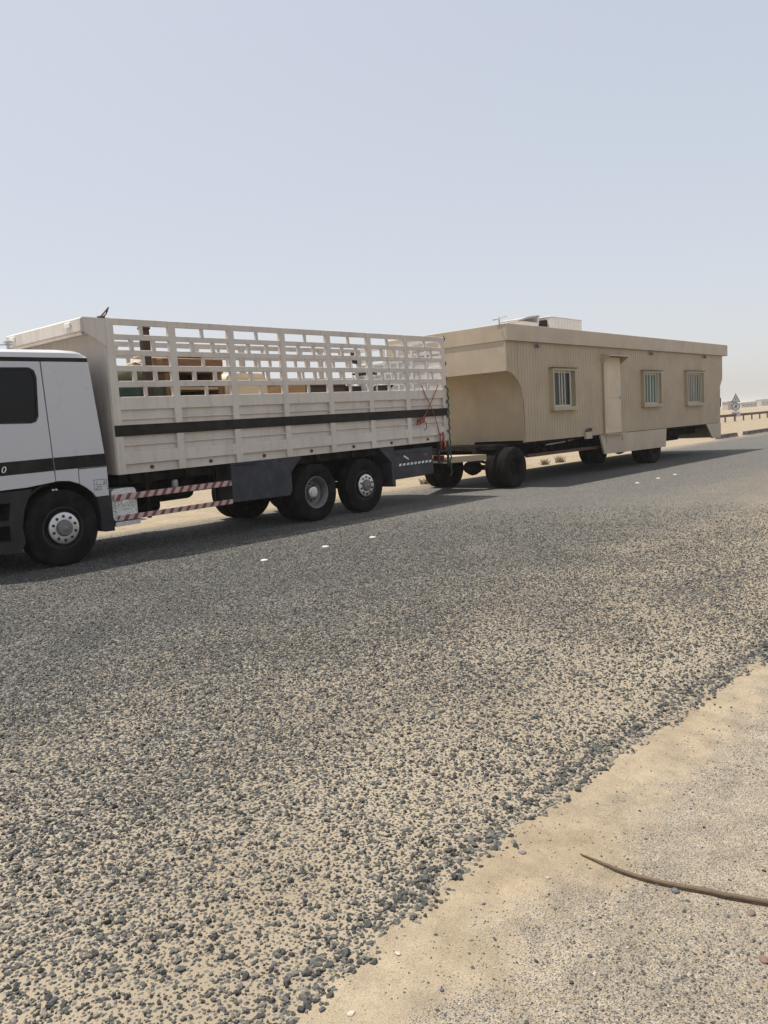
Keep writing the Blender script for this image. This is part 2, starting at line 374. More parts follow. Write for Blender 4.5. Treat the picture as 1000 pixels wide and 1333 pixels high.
def road_material():
    m, n, l, b = nt('chip_seal_road')
    tc = n.new('ShaderNodeTexCoord'); V = tc.outputs['Object']
    sp = n.new('ShaderNodeSeparateXYZ'); l.new(V, sp.inputs[0])
    wob = tnoise(n, l, 60, 2, 0.5, V)
    vw = n.new('ShaderNodeVectorMath'); vw.operation = 'MULTIPLY_ADD'; l.new(wob.outputs['Color'], vw.inputs[0]); vw.inputs[1].default_value = (0.008,) * 3; l.new(V, vw.inputs[2])
    vo = n.new('ShaderNodeTexVoronoi'); vo.voronoi_dimensions = '2D'; vo.inputs['Scale'].default_value = 62; l.new(vw.outputs[0], vo.inputs['Vector'])
    # how much sand lies between the chips: less in the wheel tracks further in, more near the edge
    y = sp.outputs['Y']
    track = tnoise(n, l, 1.0, 4, 0.6, V, stretch=(0.10, 0.75, 1)); blot = tnoise(n, l, 1.1, 5, 0.6, V)
    yr = n.new('ShaderNodeMapRange'); l.new(y, yr.inputs[0]); yr.inputs[1].default_value = -8.4; yr.inputs[2].default_value = -3.2
    yr.inputs[3].default_value = 0.30; yr.inputs[4].default_value = 0.84
    cov = math_(n, l, 'ADD', yr.outputs[0], math_(n, l, 'MULTIPLY', math_(n, l, 'SUBTRACT', track.outputs['Fac'], 0.5), 0.38))
    cov = math_(n, l, 'ADD', cov, math_(n, l, 'MULTIPLY', math_(n, l, 'SUBTRACT', blot.outputs['Fac'], 0.5), 0.30))
    clump = tnoise(n, l, 22, 3, 0.6, V); cov = math_(n, l, 'ADD', cov, math_(n, l, 'MULTIPLY', math_(n, l, 'SUBTRACT', clump.outputs['Fac'], 0.5), 0.5))
    # drifts of sand along the far edge
    fe = n.new('ShaderNodeMapRange'); l.new(y, fe.inputs[0]); fe.inputs[1].default_value = 1.7; fe.inputs[2].default_value = 2.9
    fe.inputs[3].default_value = 0; fe.inputs[4].default_value = 0.5
    cov = math_(n, l, 'SUBTRACT', cov, fe.outputs[0])
    hs = n.new('ShaderNodeSeparateColor'); l.new(vo.outputs['Color'], hs.inputs[0])
    lim = math_(n, l, 'MULTIPLY', cov, math_(n, l, 'ADD', math_(n, l, 'MULTIPLY', hs.outputs[1], 0.6), 0.7))
    k = math_(n, l, 'MULTIPLY', math_(n, l, 'SUBTRACT', lim, vo.outputs['Distance']), 9.0, True)
    st = ramp(n, [(0.0, (0.0301, 0.0310, 0.0310)), (0.4, (0.0705, 0.0714, 0.0688)), (0.8, (0.1247, 0.1230, 0.1152)), (1, (0.2236, 0.2021, 0.1677))]); l.new(hs.outputs[0], st.inputs[0])
    big = tnoise(n, l, 0.8, 5, 0.6, V); rb = ramp(n, [(0.3, (0.2666, 0.2184, 0.1531)), (0.7, (0.3371, 0.2821, 0.2047))]); l.new(big.outputs['Fac'], rb.inputs[0])
    fine = tnoise(n, l, 230, 4, 0.75, V); rf = ramp(n, [(0.34, (0.50,) * 3), (0.5, (0.96,) * 3), (0.70, (1.22,) * 3)]); l.new(fine.outputs['Fac'], rf.inputs[0])
    sand = mixc(n, l, 1.0, rb.outputs[0], rf.outputs[0], 'MULTIPLY')
    spk = tnoise(n, l, 34, 4, 0.75, V); rs = ramp(n, [(0.36, (0.55,) * 3), (0.5, (0.95,) * 3), (0.66, (1.55,) * 3)]); l.new(spk.outputs['Fac'], rs.inputs[0])
    c = mixc(n, l, k, sand, mixc(n, l, 1.0, st.outputs[0], rs.outputs[0], 'MULTIPLY'))
    l.new(c, b.inputs['Base Color']); b.inputs['Roughness'].default_value = 0.85; b.inputs['Specular IOR Level'].default_value = 0.25
    bp = n.new('ShaderNodeBump'); bp.inputs['Strength'].default_value = 0.7; bp.inputs['Distance'].default_value = 0.008
    l.new(math_(n, l, 'ADD', k, math_(n, l, 'MULTIPLY', fine.outputs['Fac'], 0.25)), bp.inputs['Height']); l.new(bp.outputs[0], b.inputs['Normal'])
    return m
M['road'] = road_material()
rx = graded(-395, 2480, -6.5, 6, 0.02, 1.2); v = []; f = []
for x in rx:
    ye = yedge(x); yf = YFAR + 0.15 * noise.noise(Vector((x * 0.35, 9, 0))) + 0.05 * noise.noise(Vector((x * 2.1, 3, 0)))
    v += [(x, ye - 0.02, -0.05), (x, ye, 0.0), (x, -4, 0.0), (x, 0, 0.0), (x, yf, 0.0), (x, yf + 0.05, -0.05)]
for i in range(len(rx) - 1):
    for k in range(5): f.append((i * 6 + k, (i + 1) * 6 + k, (i + 1) * 6 + k + 1, i * 6 + k + 1))
o = link('road', v, f, 'road'); recalc(o); tag(o, 'grey stone chip road surface dusted with sand', 'road', kind='structure')

# loose chips: real stones on points (geometry nodes), too many to count
def stone_material(name, stops):
    m, n, l, b = nt(name)
    oi = n.new('ShaderNodeObjectInfo'); r = ramp(n, stops); l.new(oi.outputs['Random'], r.inputs[0])
    t = tnoise(n, l, 3.0, 4, 0.6); rt = ramp(n, [(0.3, (0.75,) * 3), (0.7, (1.2,) * 3)]); l.new(t.outputs['Fac'], rt.inputs[0])
    l.new(mixc(n, l, 1.0, r.outputs[0], rt.outputs[0], 'MULTIPLY'), b.inputs['Base Color']); b.inputs['Roughness'].default_value = 0.8
    b.inputs['Specular IOR Level'].default_value = 0.3
    return m
M['chips'] = stone_material('basalt_chips', [(0, (0.0344, 0.0353, 0.0344)), (0.4, (0.0757, 0.0765, 0.0714)), (0.75, (0.1247, 0.1230, 0.1118)), (0.93, (0.1720, 0.1574, 0.1333)), (1, (0.2580, 0.2193, 0.1677))])
M['grit'] = stone_material('grey_grit', [(0, (0.045, 0.047, 0.047)), (0.5, (0.12, 0.118, 0.11)), (0.85, (0.24, 0.215, 0.18)), (1, (0.45, 0.39, 0.31))])

def scatter(name, P, rot, scl, idx, mat, nproto=7, sub=1, seed=0):
    me = bpy.data.meshes.new(name); me.vertices.add(len(P)); me.vertices.foreach_set('co', P.astype(np.float32).ravel())
    for an, dat in (('rot', rot), ('scl', scl)):
        at = me.attributes.new(an, 'FLOAT_VECTOR', 'POINT'); at.data.foreach_set('vector', dat.astype(np.float32).ravel())
    at = me.attributes.new('idx', 'INT', 'POINT'); at.data.foreach_set('value', idx.astype(np.int32))
    me.materials.append(mat)
    o = bpy.data.objects.new(name, me); COL.objects.link(o)
    ng = bpy.data.node_groups.new(name + '_nodes', 'GeometryNodeTree')
    ng.interface.new_socket('Geometry', in_out='INPUT', socket_type='NodeSocketGeometry'); ng.interface.new_socket('Geometry', in_out='OUTPUT', socket_type='NodeSocketGeometry')
    N, L = ng.nodes, ng.links
    gi, go = N.new('NodeGroupInput'), N.new('NodeGroupOutput'); join = N.new('GeometryNodeJoinGeometry')
    for k in range(nproto):
        ico = N.new('GeometryNodeMeshIcoSphere'); ico.inputs['Radius'].default_value = 1; ico.inputs['Subdivisions'].default_value = sub
        sp_ = N.new('GeometryNodeSetPosition'); pos = N.new('GeometryNodeInputPosition')
        add = N.new('ShaderNodeVectorMath'); add.operation = 'ADD'; add.inputs[1].default_value = (k * 7.3 + seed, k * 3.1, k * 5.9); L.new(pos.outputs[0], add.inputs[0])
        nz = N.new('ShaderNodeTexNoise'); nz.inputs['Scale'].default_value = 0.9; nz.inputs['Detail'].default_value = 2; L.new(add.outputs[0], nz.inputs['Vector'])
        sub_ = N.new('ShaderNodeVectorMath'); sub_.operation = 'SUBTRACT'; sub_.inputs[1].default_value = (0.5,) * 3; L.new(nz.outputs['Color'], sub_.inputs[0])
        sc_ = N.new('ShaderNodeVectorMath'); sc_.operation = 'SCALE'; sc_.inputs['Scale'].default_value = 1.9; L.new(sub_.outputs[0], sc_.inputs[0])
        L.new(ico.outputs['Mesh'], sp_.inputs['Geometry']); L.new(sc_.outputs[0], sp_.inputs['Offset'])
        gti = N.new('GeometryNodeGeometryToInstance'); L.new(sp_.outputs[0], gti.inputs[0]); L.new(gti.outputs[0], join.inputs[0])
    ip = N.new('GeometryNodeInstanceOnPoints'); ip.inputs['Pick Instance'].default_value = True
    def attr(nm, ty):
        a = N.new('GeometryNodeInputNamedAttribute'); a.data_type = ty; a.inputs['Name'].default_value = nm
        return next(s for s in a.outputs if s.enabled and s.name == 'Attribute')
    er = N.new('FunctionNodeEulerToRotation'); L.new(attr('rot', 'FLOAT_VECTOR'), er.inputs[0])
    L.new(gi.outputs[0], ip.inputs['Points']); L.new(join.outputs[0], ip.inputs['Instance']); L.new(attr('idx', 'INT'), ip.inputs['Instance Index'])
    L.new(er.outputs[0], ip.inputs['Rotation']); L.new(attr('scl', 'FLOAT_VECTOR'), ip.inputs['Scale'])
    sm = N.new('GeometryNodeSetMaterial'); sm.inputs['Material'].default_value = mat; L.new(ip.outputs[0], sm.inputs['Geometry'])
    L.new(sm.outputs[0], go.inputs[0])
    md = o.modifiers.new('stones', 'NODES'); md.node_group = ng
    return o

def sector(nmax, rmin, rmax, half):
    r = np.sqrt(rng.uniform(rmin ** 2, rmax ** 2, nmax)); a = _a + rng.uniform(-half, half, nmax)
    return CAM.x + r * np.cos(a), CAM.y + r * np.sin(a), r

ex = np.linspace(-8, 14, 2201); ey = np.array([yedge(t) for t in ex])
def stones_on_road():
    half = R(36); A = half * (15 ** 2 - 1.2 ** 2); nmax = int(A * 4800)
    x, y, r = sector(nmax, 1.2, 15, half)
    e = np.interp(x, ex, ey); d = y - e
    nz = np.array([noise.noise(Vector((a * 1.2, b * 1.2, 0))) for a, b in zip(x[::1], y[::1])])
    keep = (d > -0.05 + 0.05 * rng.uniform(0, 1, nmax) ** 2) & (y < 2.5)
    dens = np.clip(0.52 + 0.06 * np.clip(d, 0, 6) + 0.45 * nz, 0.18, 0.95)
    dens = np.where(d < 0.11 + 0.05 * nz, 1.0, np.where(d < 0.2, 0.7, dens))
    dens *= np.interp(r, [0, 7, 11, 15], [1, 1, 0.5, 0.0])
    keep &= rng.uniform(0, 1, nmax) < dens
    x, y, d, r = x[keep], y[keep], d[keep], r[keep]; n = len(x)
    s = np.clip(rng.lognormal(math.log(0.0052), 0.38, n), 0.002, 0.0120); s = np.where((d < 0.13) & (rng.uniform(0, 1, n) < 0.6), s * 1.35, s)
    scl = np.stack([s * rng.uniform(0.9, 1.35, n), s * rng.uniform(0.75, 1.1, n), s * rng.uniform(0.7, 1.15, n)], 1)
    P = np.stack([x, y, s * rng.uniform(0.0, 0.45, n) + np.where(d < 0.06, -0.004, 0)], 1)
    rot = np.stack([rng.normal(0, 0.35, n), rng.normal(0, 0.35, n), rng.uniform(0, 6.28, n)], 1)
    o = scatter('road_gravel', P, rot, scl, rng.integers(0, 7, n), M['chips'])
    tag(o, 'dark grey stone chips bedded in sand on the road', 'gravel', kind='stuff'); return n
n1 = stones_on_road()

def grit_on_sand():
    half = R(36); nmax = 420000
    x, y, r = sector(nmax, 1.2, 6.5, half); e = np.interp(x, ex, ey); d = e - y
    nz = np.array([fbm(a, b, 1.5, 5.0, 3) for a, b in zip(x, y)])
    dens = np.clip((0.5 + 1.0 * nz) * np.interp(d, [0, 0.12, 0.45, 0.8], [0.05, 0.04, 0.45, 0.75]), 0.015, 0.9)
    keep = (d > 0.0) & (rng.uniform(0, 1, nmax) < dens); x, y, d = x[keep], y[keep], d[keep]; n = len(x)
    s = np.clip(rng.lognormal(math.log(0.0021), 0.42, n), 0.001, 0.008)
    z = np.array([sand_h(a, b) for a, b in zip(x, y)]) + s * 0.2
    scl = np.stack([s * rng.uniform(0.9, 1.4, n), s, s * rng.uniform(0.6, 0.9, n)], 1)
    rot = np.stack([rng.normal(0, 0.3, n), rng.normal(0, 0.3, n), rng.uniform(0, 6.28, n)], 1)
    o = scatter('verge_grit', np.stack([x, y, z], 1), rot, scl, rng.integers(0, 5, n), M['grit'], 5, 1, 31)
    tag(o, 'fine grey grit scattered over the sandy verge', 'grit', kind='stuff'); return n
n2 = grit_on_sand()
print('stones', n1, n2)

# ------------------------------------------------------------------ wheels
def tyre_profile(Rr, w, ri):
    p = [(ri, 0.012), (ri + 0.02, 0.002), (ri + 0.07, -0.006), (Rr * 0.80, -0.010), (Rr - 0.045, 0.002), (Rr - 0.018, 0.012), (Rr, 0.035)]
    for k in range(4):
        t = 0.035 + (w - 0.07) * (k + 0.6) / 4.2
        p += [(Rr, t), (Rr - 0.012, t + 0.004), (Rr - 0.012, t + 0.014), (Rr, t + 0.018)]
    p += [(Rr, w - 0.035), (Rr - 0.018, w - 0.012), (Rr - 0.045, w - 0.002), (Rr * 0.80, w + 0.010), (ri + 0.02, w - 0.002), (ri, w - 0.012), (ri, 0.012)]
    return p

def make_wheel(style, Rr, parent, loc, w=0.30):
    """origin at the wheel centre on the outer face plane; outer face looks to -Y; style: convex, dished, plain"""
    ri = Rr * 0.56
    if style == 'convex':
        rim = G().lathe([(ri, 0.012), (ri - 0.012, 0.004), (ri - 0.03, 0.02), (ri - 0.045, 0.07), (0.225, 0.075), (0.222, 0.0)], 40).done('wheel', 'rimdark', parent, True, loc=loc)
        tyre = G().lathe(tyre_profile(Rr, w, ri), 56).done('tyre', 'rubber', rim, True)
        G().lathe([(0.222, 0.008), (0.215, -0.012), (0.20, -0.018), (0.115, -0.018), (0.112, -0.012)], 40).done('rim_flange', 'alu', rim, True)
        G().lathe([(0.112, -0.012), (0.108, -0.045), (0.09, -0.062), (0.06, -0.066), (0.058, -0.06), (0.05, -0.062), (0.03, -0.072), (0.0005, -0.075)], 32).done('hub_cap', 'rimgrey', rim, True)
        for k in range(10):
            a = 2 * math.pi * (k + 0.5) / 10
            G().lathe([(0.021, -0.017), (0.021, -0.026), (0.013, -0.026), (0.013, -0.042), (0.0005, -0.044)], 8, c=(0.163 * math.cos(a), 0, 0.163 * math.sin(a))).done('wheel_nut', 'nut', rim)
    elif style == 'dished':
        rim = G().lathe([(ri, 0.012), (ri - 0.010, 0.002), (ri - 0.026, 0.012), (ri - 0.04, 0.05), (ri - 0.055, 0.07), (ri - 0.06, 0.15), (0.19, 0.185), (0.10, 0.185)], 44).done('wheel', 'rimgrey', parent, True, loc=loc)
        tyre = G().lathe(tyre_profile(Rr, w, ri), 56).done('tyre', 'rubber', rim, True)
        G().lathe([(0.112, 0.186), (0.112, 0.10), (0.10, 0.085), (0.075, 0.08), (0.072, 0.072), (0.0005, 0.070)], 28).done('hub_cap', 'alu', rim, True)
        for k in range(10):
            a = 2 * math.pi * (k + 0.5) / 10
            G().lathe([(0.019, 0.184), (0.019, 0.165), (0.012, 0.15), (0.0005, 0.148)], 8, c=(0.15 * math.cos(a), 0, 0.15 * math.sin(a))).done('wheel_nut', 'nut', rim)
    else:
        rim = G().lathe([(ri, 0.012), (ri - 0.012, 0.004), (ri - 0.03, 0.03), (ri - 0.05, 0.13), (0.17, 0.15), (0.10, 0.15), (0.10, 0.09), (0.06, 0.075), (0.0005, 0.072)], 36).done('wheel', 'chassis', parent, True, loc=loc)
        tyre = G().lathe(tyre_profile(Rr, w, ri), 48).done('tyre', 'rubber', rim, True)
        for k in range(8):
            a = 2 * math.pi * k / 8
            G().lathe([(0.018, 0.151), (0.018, 0.13), (0.0005, 0.128)], 6, c=(0.14 * math.cos(a), 0, 0.14 * math.sin(a))).done('wheel_nut', 'rimdark', rim)
    return rim

# ------------------------------------------------------------------ the truck
truck = empty('cargo_truck', (0, 0, 0), 'white cab truck with tall slatted cargo bed and a black stripe, towing the house', 'truck')
RW = 0.523
fw_ = make_wheel('convex', RW, truck, (0, 0.03, RW))
rw1 = make_wheel('dished', RW, truck, (4.83, 0.02, RW))
rw2 = make_wheel('convex', RW, truck, (6.19, 0.05, RW))
W = 2.5
dup(fw_, (0, W - 0.03, RW), truck, math.pi)
dup(rw1, (4.83, W - 0.02, RW), truck, math.pi); dup(rw2, (6.19, W - 0.05, RW), truck, math.pi)
iw = make_wheel('plain', RW, truck, (4.83, 0.36, RW)); dup(iw, (4.83, W - 0.36, RW), truck, math.pi)
for x in (0, 4.83, 6.19):
    g = G().tube([(x, 0.3, RW), (x, W - 0.3, RW)], 0.07, 12)
    if x > 0: g.lathe([(0.01, -0.2), (0.14, -0.16), (0.19, 0), (0.14, 0.16), (0.01, 0.2)], 16, c=(x, W / 2, RW))
    g.done('axle', 'chassis', truck, True)

def tpart(name, mat, g, smooth=False): return g.done(name, mat, truck, smooth, tilt=True)
# cab: dark core with separate outer panels, so the seams between them are real gaps
archc = [(0.50, 0.90), (0.46, 0.96), (0.38, 1.03), (0.27, 1.10), (0.14, 1.15), (0.0, 1.165), (-0.15, 1.16), (-0.30, 1.135), (-0.42, 1.12)]
core = [(0.69, 0.93)] + archc + [(-1.40, 1.10), (-1.47, 1.30), (-1.44, 1.75), (-1.12, 2.75), (0.56, 2.75)]
tpart('cab_shell', 'cabcore', G().prism(core, 0.03, W - 0.03))
roofp = [(0.565, 2.815), (0.545, 2.86), (0.50, 2.90), (0.42, 2.925), (0.2, 2.935), (-0.6, 2.93), (-0.95, 2.90), (-1.08, 2.85), (-1.12, 2.815)]
def roof():
    g = G()      # crowned roof: the same outline narrowing towards the top at both sides
    rows = [(0.0, 0.0), (0.02, 0.55), (0.07, 0.85), (0.16, 1.0), (W - 0.16, 1.0), (W - 0.07, 0.85), (W - 0.02, 0.55), (W, 0.0)]
    vv = []; n = len(roofp)
    for y, k in rows: vv += [(x, y, 2.815 + (z - 2.815) * k) for x, z in roofp]
    ff = [(j * n + i, j * n + i + 1, (j + 1) * n + i + 1, (j + 1) * n + i) for j in range(len(rows) - 1) for i in range(n - 1)]
    ff.append(tuple((j * n) for j in range(len(rows)))); ff.append(tuple(j * n + n - 1 for j in range(len(rows))))
    return g.add(vv, ff)
tpart('cab_roof', 'cab', roof(), True)
tpart('roof_trim', 'blackplastic', G().box(-1.11, 0.57, 0.006, W - 0.006, 2.765, 2.814, 0.004))
win = [(-1.05, 1.99), (-0.33, 1.97), (-0.26, 1.99), (-0.222, 2.06), (-0.195, 2.54), (-0.22, 2.63), (-0.29, 2.668), (-0.95, 2.665)]
door_out = [(-1.30, 1.115), (-0.45, 1.128), (-0.35, 1.138), (-0.066, 1.165), (-0.118, 2.76), (-1.10, 2.76), (-1.38, 1.80), (-1.40, 1.40)]
def rear_panel(y0, y1): return G().prism([(-0.10, 2.76), (-0.052, 1.168), (0.0, 1.168), (0.14, 1.154), (0.268, 1.105), (0.268, 1.31), (0.704, 1.31), (0.572, 2.76)], y0, y1)
def quarter(y0, y1): return G().prism([(0.281, 1.298), (0.281, 1.10), (0.38, 1.033), (0.46, 0.962), (0.505, 0.895), (0.70, 0.895), (0.704, 1.298)], y0, y1)
for s in (0, 1):
    a, b_ = (0.0, 0.035) if s == 0 else (W - 0.035, W)
    d = tpart('door', 'cab', G().prism(door_out, a, b_, holes=[win]))
    q = a + 0.012 if s == 0 else b_ - 0.012
    gl = G().prism(win, q, q + 0.006).done('window', 'glass', d, tilt=True)
    big = [(x + (0.015 if x > -0.6 else -0.015), z + (0.015 if z > 2.3 else -0.015)) for x, z in win]
    sml = [(x - (0.012 if x > -0.6 else -0.012), z - (0.012 if z > 2.3 else -0.012)) for x, z in win]
    G().prism(big, a - 0.004 if s == 0 else b_ - 0.004, a + 0.010 if s == 0 else b_ + 0.004, holes=[sml]).done('window_seal', 'blackplastic', d, tilt=True)
    G().box(-0.30, -0.16, a - 0.02 if s == 0 else b_, a if s == 0 else b_ + 0.02, 1.55, 1.58, 0.005).done('handle', 'blackplastic', d, tilt=True).location = (-0.85, 0, 0)
    tpart('side_panel', 'cab', rear_panel(a, b_)); tpart('quarter_panel', 'cab', quarter(a, b_))
    e0, e1 = (a - 0.003, a + 0.003) if s == 0 else (b_ - 0.003, b_ + 0.003)
    tpart('cab_stripe', 'stripe', G().prism([(-1.40, 1.30), (-0.071, 1.312), (-0.077, 1.485), (-1.41, 1.47)], e0, e1))
    tpart('cab_stripe', 'stripe', G().prism([(-0.055, 1.314), (0.702, 1.314), (0.688, 1.487), (-0.061, 1.485)], e0, e1))
    # bumper and step box ahead of the wheel, mudguard behind it
    tpart('step_box', 'greyplastic', G().prism([(-1.52, 0.34), (-0.62, 0.30), (-0.555, 0.42), (-0.575, 0.62), (-0.53, 0.84), (-0.44, 1.02), (-0.40, 1.10), (-1.48, 1.09)],
          a - 0.01 if s == 0 else W - 0.45, 0.45 if s == 0 else W + 0.01, holes=[[(-1.40, 0.48), (-0.74, 0.46), (-0.74, 0.66), (-1.40, 0.67)], [(-1.40, 0.74), (-0.74, 0.73), (-0.70, 0.95), (-1.40, 0.96)]]))
    tpart('step_well', 'chassis', G().box(-1.42, -0.68, 0.22 if s == 0 else W - 0.25, 0.25 if s == 0 else W - 0.22, 0.44, 0.98))
    tpart('mudguard', 'greyplastic', G().prism([(0.515, 0.885), (0.55, 0.62), (0.535, 0.42), (0.60, 0.385), (0.745, 0.38), (0.735, 0.62), (0.725, 0.885)], a + 0.004 if s == 0 else W - 0.42, 0.42 if s == 0 else b_ - 0.004))
    mg = arc(0.0, RW, 0.66, 8, 172, 18); mi = arc(0.0, RW, 0.632, 172, 8, 18)
    tpart('wheel_arch', 'blackplastic', G().prism(mg + mi, 0.04 if s == 0 else W - 0.5, 0.5 if s == 0 else W - 0.04))
tpart('bumper', 'cab', G().prism([(-1.60, 0.36), (-1.40, 0.34), (-1.40, 0.85), (-1.55, 0.85), (-1.62, 0.7)], 0.02, W - 0.02))
tpart('front_grille', 'blackplastic', G().box(-1.50, -1.44, 0.45, W - 0.45, 0.90, 1.60, 0.01))
tpart('windscreen', 'glass', G().prism([(-1.485, 1.72), (-1.455, 1.72), (-1.13, 2.74), (-1.16, 2.74)], 0.10, W - 0.10))
tpart('front_panel', 'cab', G().prism([(-1.50, 0.86), (-1.46, 0.86), (-1.46, 1.70), (-1.49, 1.70)], 0.0, W))
for y in (0.14, W - 0.48): tpart('headlight', 'alu', G().box(-1.62, -1.55, y, y + 0.34, 0.55, 0.75, 0.02))
# model number (its last figure is what the picture shows) and the lettering on the rear quarter
def text(body, size, shear=0.0, ext=0.001):
    c = bpy.data.curves.new('lettering', 'FONT'); c.body = body; c.size = size; c.shear = shear; c.extrude = ext; c.align_x = 'CENTER'
    t = bpy.data.objects.new('lettering', c); COL.objects.link(t)
    dg = bpy.context.evaluated_depsgraph_get(); dg.update()
    me = bpy.data.meshes.new_from_object(t.evaluated_get(dg)); bpy.data.objects.remove(t); return me
def letter(body, size, x, z, mat, parent, shear=0.0, y=-0.005, sx=1.0):
    me = text(body, size, shear); me.materials.clear(); me.materials.append(M[mat])
    o = bpy.data.objects.new('lettering', me); COL.objects.link(o); o.rotation_euler = (R(90), 0, 0); o.location = (x, y, z + TILT * x); o.scale = (sx, 1, 1); o.parent = parent
    return o
letter('0', 0.115, -0.745, 1.345, 'white', truck, 0.25, y=-0.006, sx=1.15)
rl = random.Random(3)
for row, (zc, hh) in enumerate(((1.092, 0.078), (1.008, 0.050))):
    x = 0.485; gl = G()
    while x < 0.68:
        w_ = rl.uniform(0.015, 0.035)
        if rl.random() < 0.75: gl.box(x, x + w_, -0.0012, 0.0, zc + hh * 0.5 - 0.006, zc + hh * 0.5 + 0.002)
        if rl.random() < 0.75: gl.box(x, x + 0.006, -0.0013, 0.0, zc - hh * 0.5, zc + hh * 0.5)
        if rl.random() < 0.8: gl.box(x, x + w_, -0.0011, 0.0, zc - hh * 0.5, zc - hh * 0.5 + 0.007)
        if rl.random() < 0.5: gl.box(x + w_ - 0.006, x + w_, -0.0014, 0.0, zc - hh * 0.45, zc + hh * 0.1)
        x += w_ + 0.010
    tag(tpart('lettering', 'greyplastic', gl), kind='stuff')
for dx in (0.0, 0.045): tpart('marker_lamp', 'white', G().lathe([(0.0005, -0.012), (0.012, -0.01), (0.014, 0.02)], 10, c=(-0.10 + dx, 0.02, 1.055)))
# roof lamp bar with its bracket
tpart('roof_bar', 'galv', G().tube([(-1.0, 0.45, 3.02), (-0.30, 0.45, 3.02), (-0.22, 0.45, 3.02)], 0.011, 8).box(-0.33, -0.27, 0.42, 0.48, 2.92, 2.965).box(-0.315, -0.285, 0.435, 0.465, 2.96, 3.05).box(-0.345, -0.255, 0.40, 0.50, 3.04, 3.075, 0.008))

# chassis
for y in (0.82, W - 0.90): tpart('chassis_rail', 'chassis', G().box(-1.2, 8.75, y, y + 0.08, 0.72, 1.0))
tpart('deck_frame', 'chassis', G().box(0.95, 8.9, 0.12, W - 0.12, 1.02, 1.16))
for i in range(9): tpart('cross_member', 'chassis', G().box(1.1 + 0.95 * i, 1.18 + 0.95 * i, 0.05, W - 0.05, 1.03, 1.165))
tpart('fuel_tank', 'blackplastic', G().prism(rrect(1.40, 2.75, 0.52, 0.98, 0.10), W - 0.65, W - 0.1), True)
tpart('air_tank', 'chassis', G().lathe([(0.01, 0.0), (0.12, 0.02), (0.14, 0.06), (0.14, 0.9), (0.12, 0.95), (0.01, 0.97)], 20, 'X', (1.55, 0.62, 0.78)), True)
tpart('air_tank', 'chassis', G().lathe([(0.01, 0.0), (0.10, 0.02), (0.12, 0.05), (0.12, 0.6), (0.10, 0.63), (0.01, 0.65)], 20, 'X', (1.45, 0.95, 0.58)), True)
tpart('oil_filter', 'galv', G().lathe([(0.0005, 0.0), (0.05, 0.0), (0.052, 0.01), (0.052, 0.10), (0.04, 0.115), (0.0005, 0.118)], 16, 'Z', (1.93, 0.18, 0.88)), True)
tpart('gearbox', 'chassis', G().prism(rrect(0.2, 1.5, 0.48, 1.0, 0.1), 1.0, 1.55))
tpart('battery_box', 'chassis', G().box(1.25, 2.80, 0.45, 0.80, 0.80, 1.0, 0.02))
for x in (1.33, 2.62): tpart('guard_bracket', 'chassis', G().box(x, x + 0.05, 0.03, 0.07, 0.48, 1.16))
for z0, z1, x0 in ((0.80, 0.888, 0.775), (0.505, 0.58, 0.825)): tpart('side_guard', 'hazard', G().box(x0, 2.895, 0.0, 0.03, z0, z1, 0.006))
# embossed silver silencer box behind the front wheel
def embossed():
    m, n, l, b = nt('embossed_aluminium')
    t = tnoise(n, l, 6, 6, 0.65); r = ramp(n, [(0.35, (0.50, 0.49, 0.47)), (0.7, (0.78, 0.77, 0.74))]); l.new(t.outputs['Fac'], r.inputs[0]); l.new(r.outputs[0], b.inputs['Base Color'])
    b.inputs['Metallic'].default_value = 0.55; b.inputs['Roughness'].default_value = 0.42
    v = n.new('ShaderNodeTexVoronoi'); v.inputs['Scale'].default_value = 45; tc = n.new('ShaderNodeTexCoord'); l.new(tc.outputs['Object'], v.inputs['Vector'])
    bp = n.new('ShaderNodeBump'); bp.inputs['Strength'].default_value = 0.8; bp.inputs['Distance'].default_value = 0.012; l.new(v.outputs['Distance'], bp.inputs['Height']); l.new(bp.outputs[0], b.inputs['Normal'])
    return m
M['emboss'] = embossed()
sil = tpart('silencer_box', 'emboss', G().prism(rrect(0.755, 1.155, 0.50, 0.97, 0.07, 5), 0.035, 0.60).prism(rrect(0.80, 1.11, 0.545, 0.925, 0.05, 5), 0.028, 0.05))
G().lathe([(0.0005, 0.018), (0.05, 0.02), (0.055, 0.03)], 14, c=(0.95, 0, 0.76)).done('cap', 'alu', sil, tilt=True)
G().prism(rrect(0.77, 1.18, 0.425, 0.49, 0.02, 3), 0.02, 0.62).box(1.17, 1.30, 0.05, 0.6, 0.46, 0.475).done('tray', 'alu', sil, tilt=True)
# slate panels along the bottom
tb = tpart('tool_box', 'slate', G().prism([(2.905, 0.525), (4.17, 0.50), (4.225, 0.60), (4.225, 0.90), (4.49, 1.150), (2.905, 1.165)], 0.012, 0.5))
G().box(2.99, 3.42, 0.0, 0.015, 1.105, 1.125, 0.004).done('latch', 'blackplastic', tb, tilt=True); G().box(3.95, 4.0, 0.0, 0.015, 1.10, 1.135, 0.004).done('latch', 'blackplastic', tb, tilt=True)
tpart('rear_mudguard', 'slate', G().prism([(6.60, 1.145), (6.95, 0.85), (6.965, 0.35), (7.055, 0.345), (7.055, 1.15)], 0.012, 0.45))
tpart('wheel_bay_back', 'chassis', G().box(4.25, 6.95, 0.72, 0.75, 0.55, 1.03))
rp = tpart('rear_side_panel', 'slate', G().box(7.062, 8.36, 0.03, 0.08, 0.48, 1.07, 0.01).box(7.07, 8.35, 0.018, 0.04, 0.985, 1.05, 0.008).box(7.07, 8.35, 0.02, 0.04, 0.49, 0.66, 0.008))
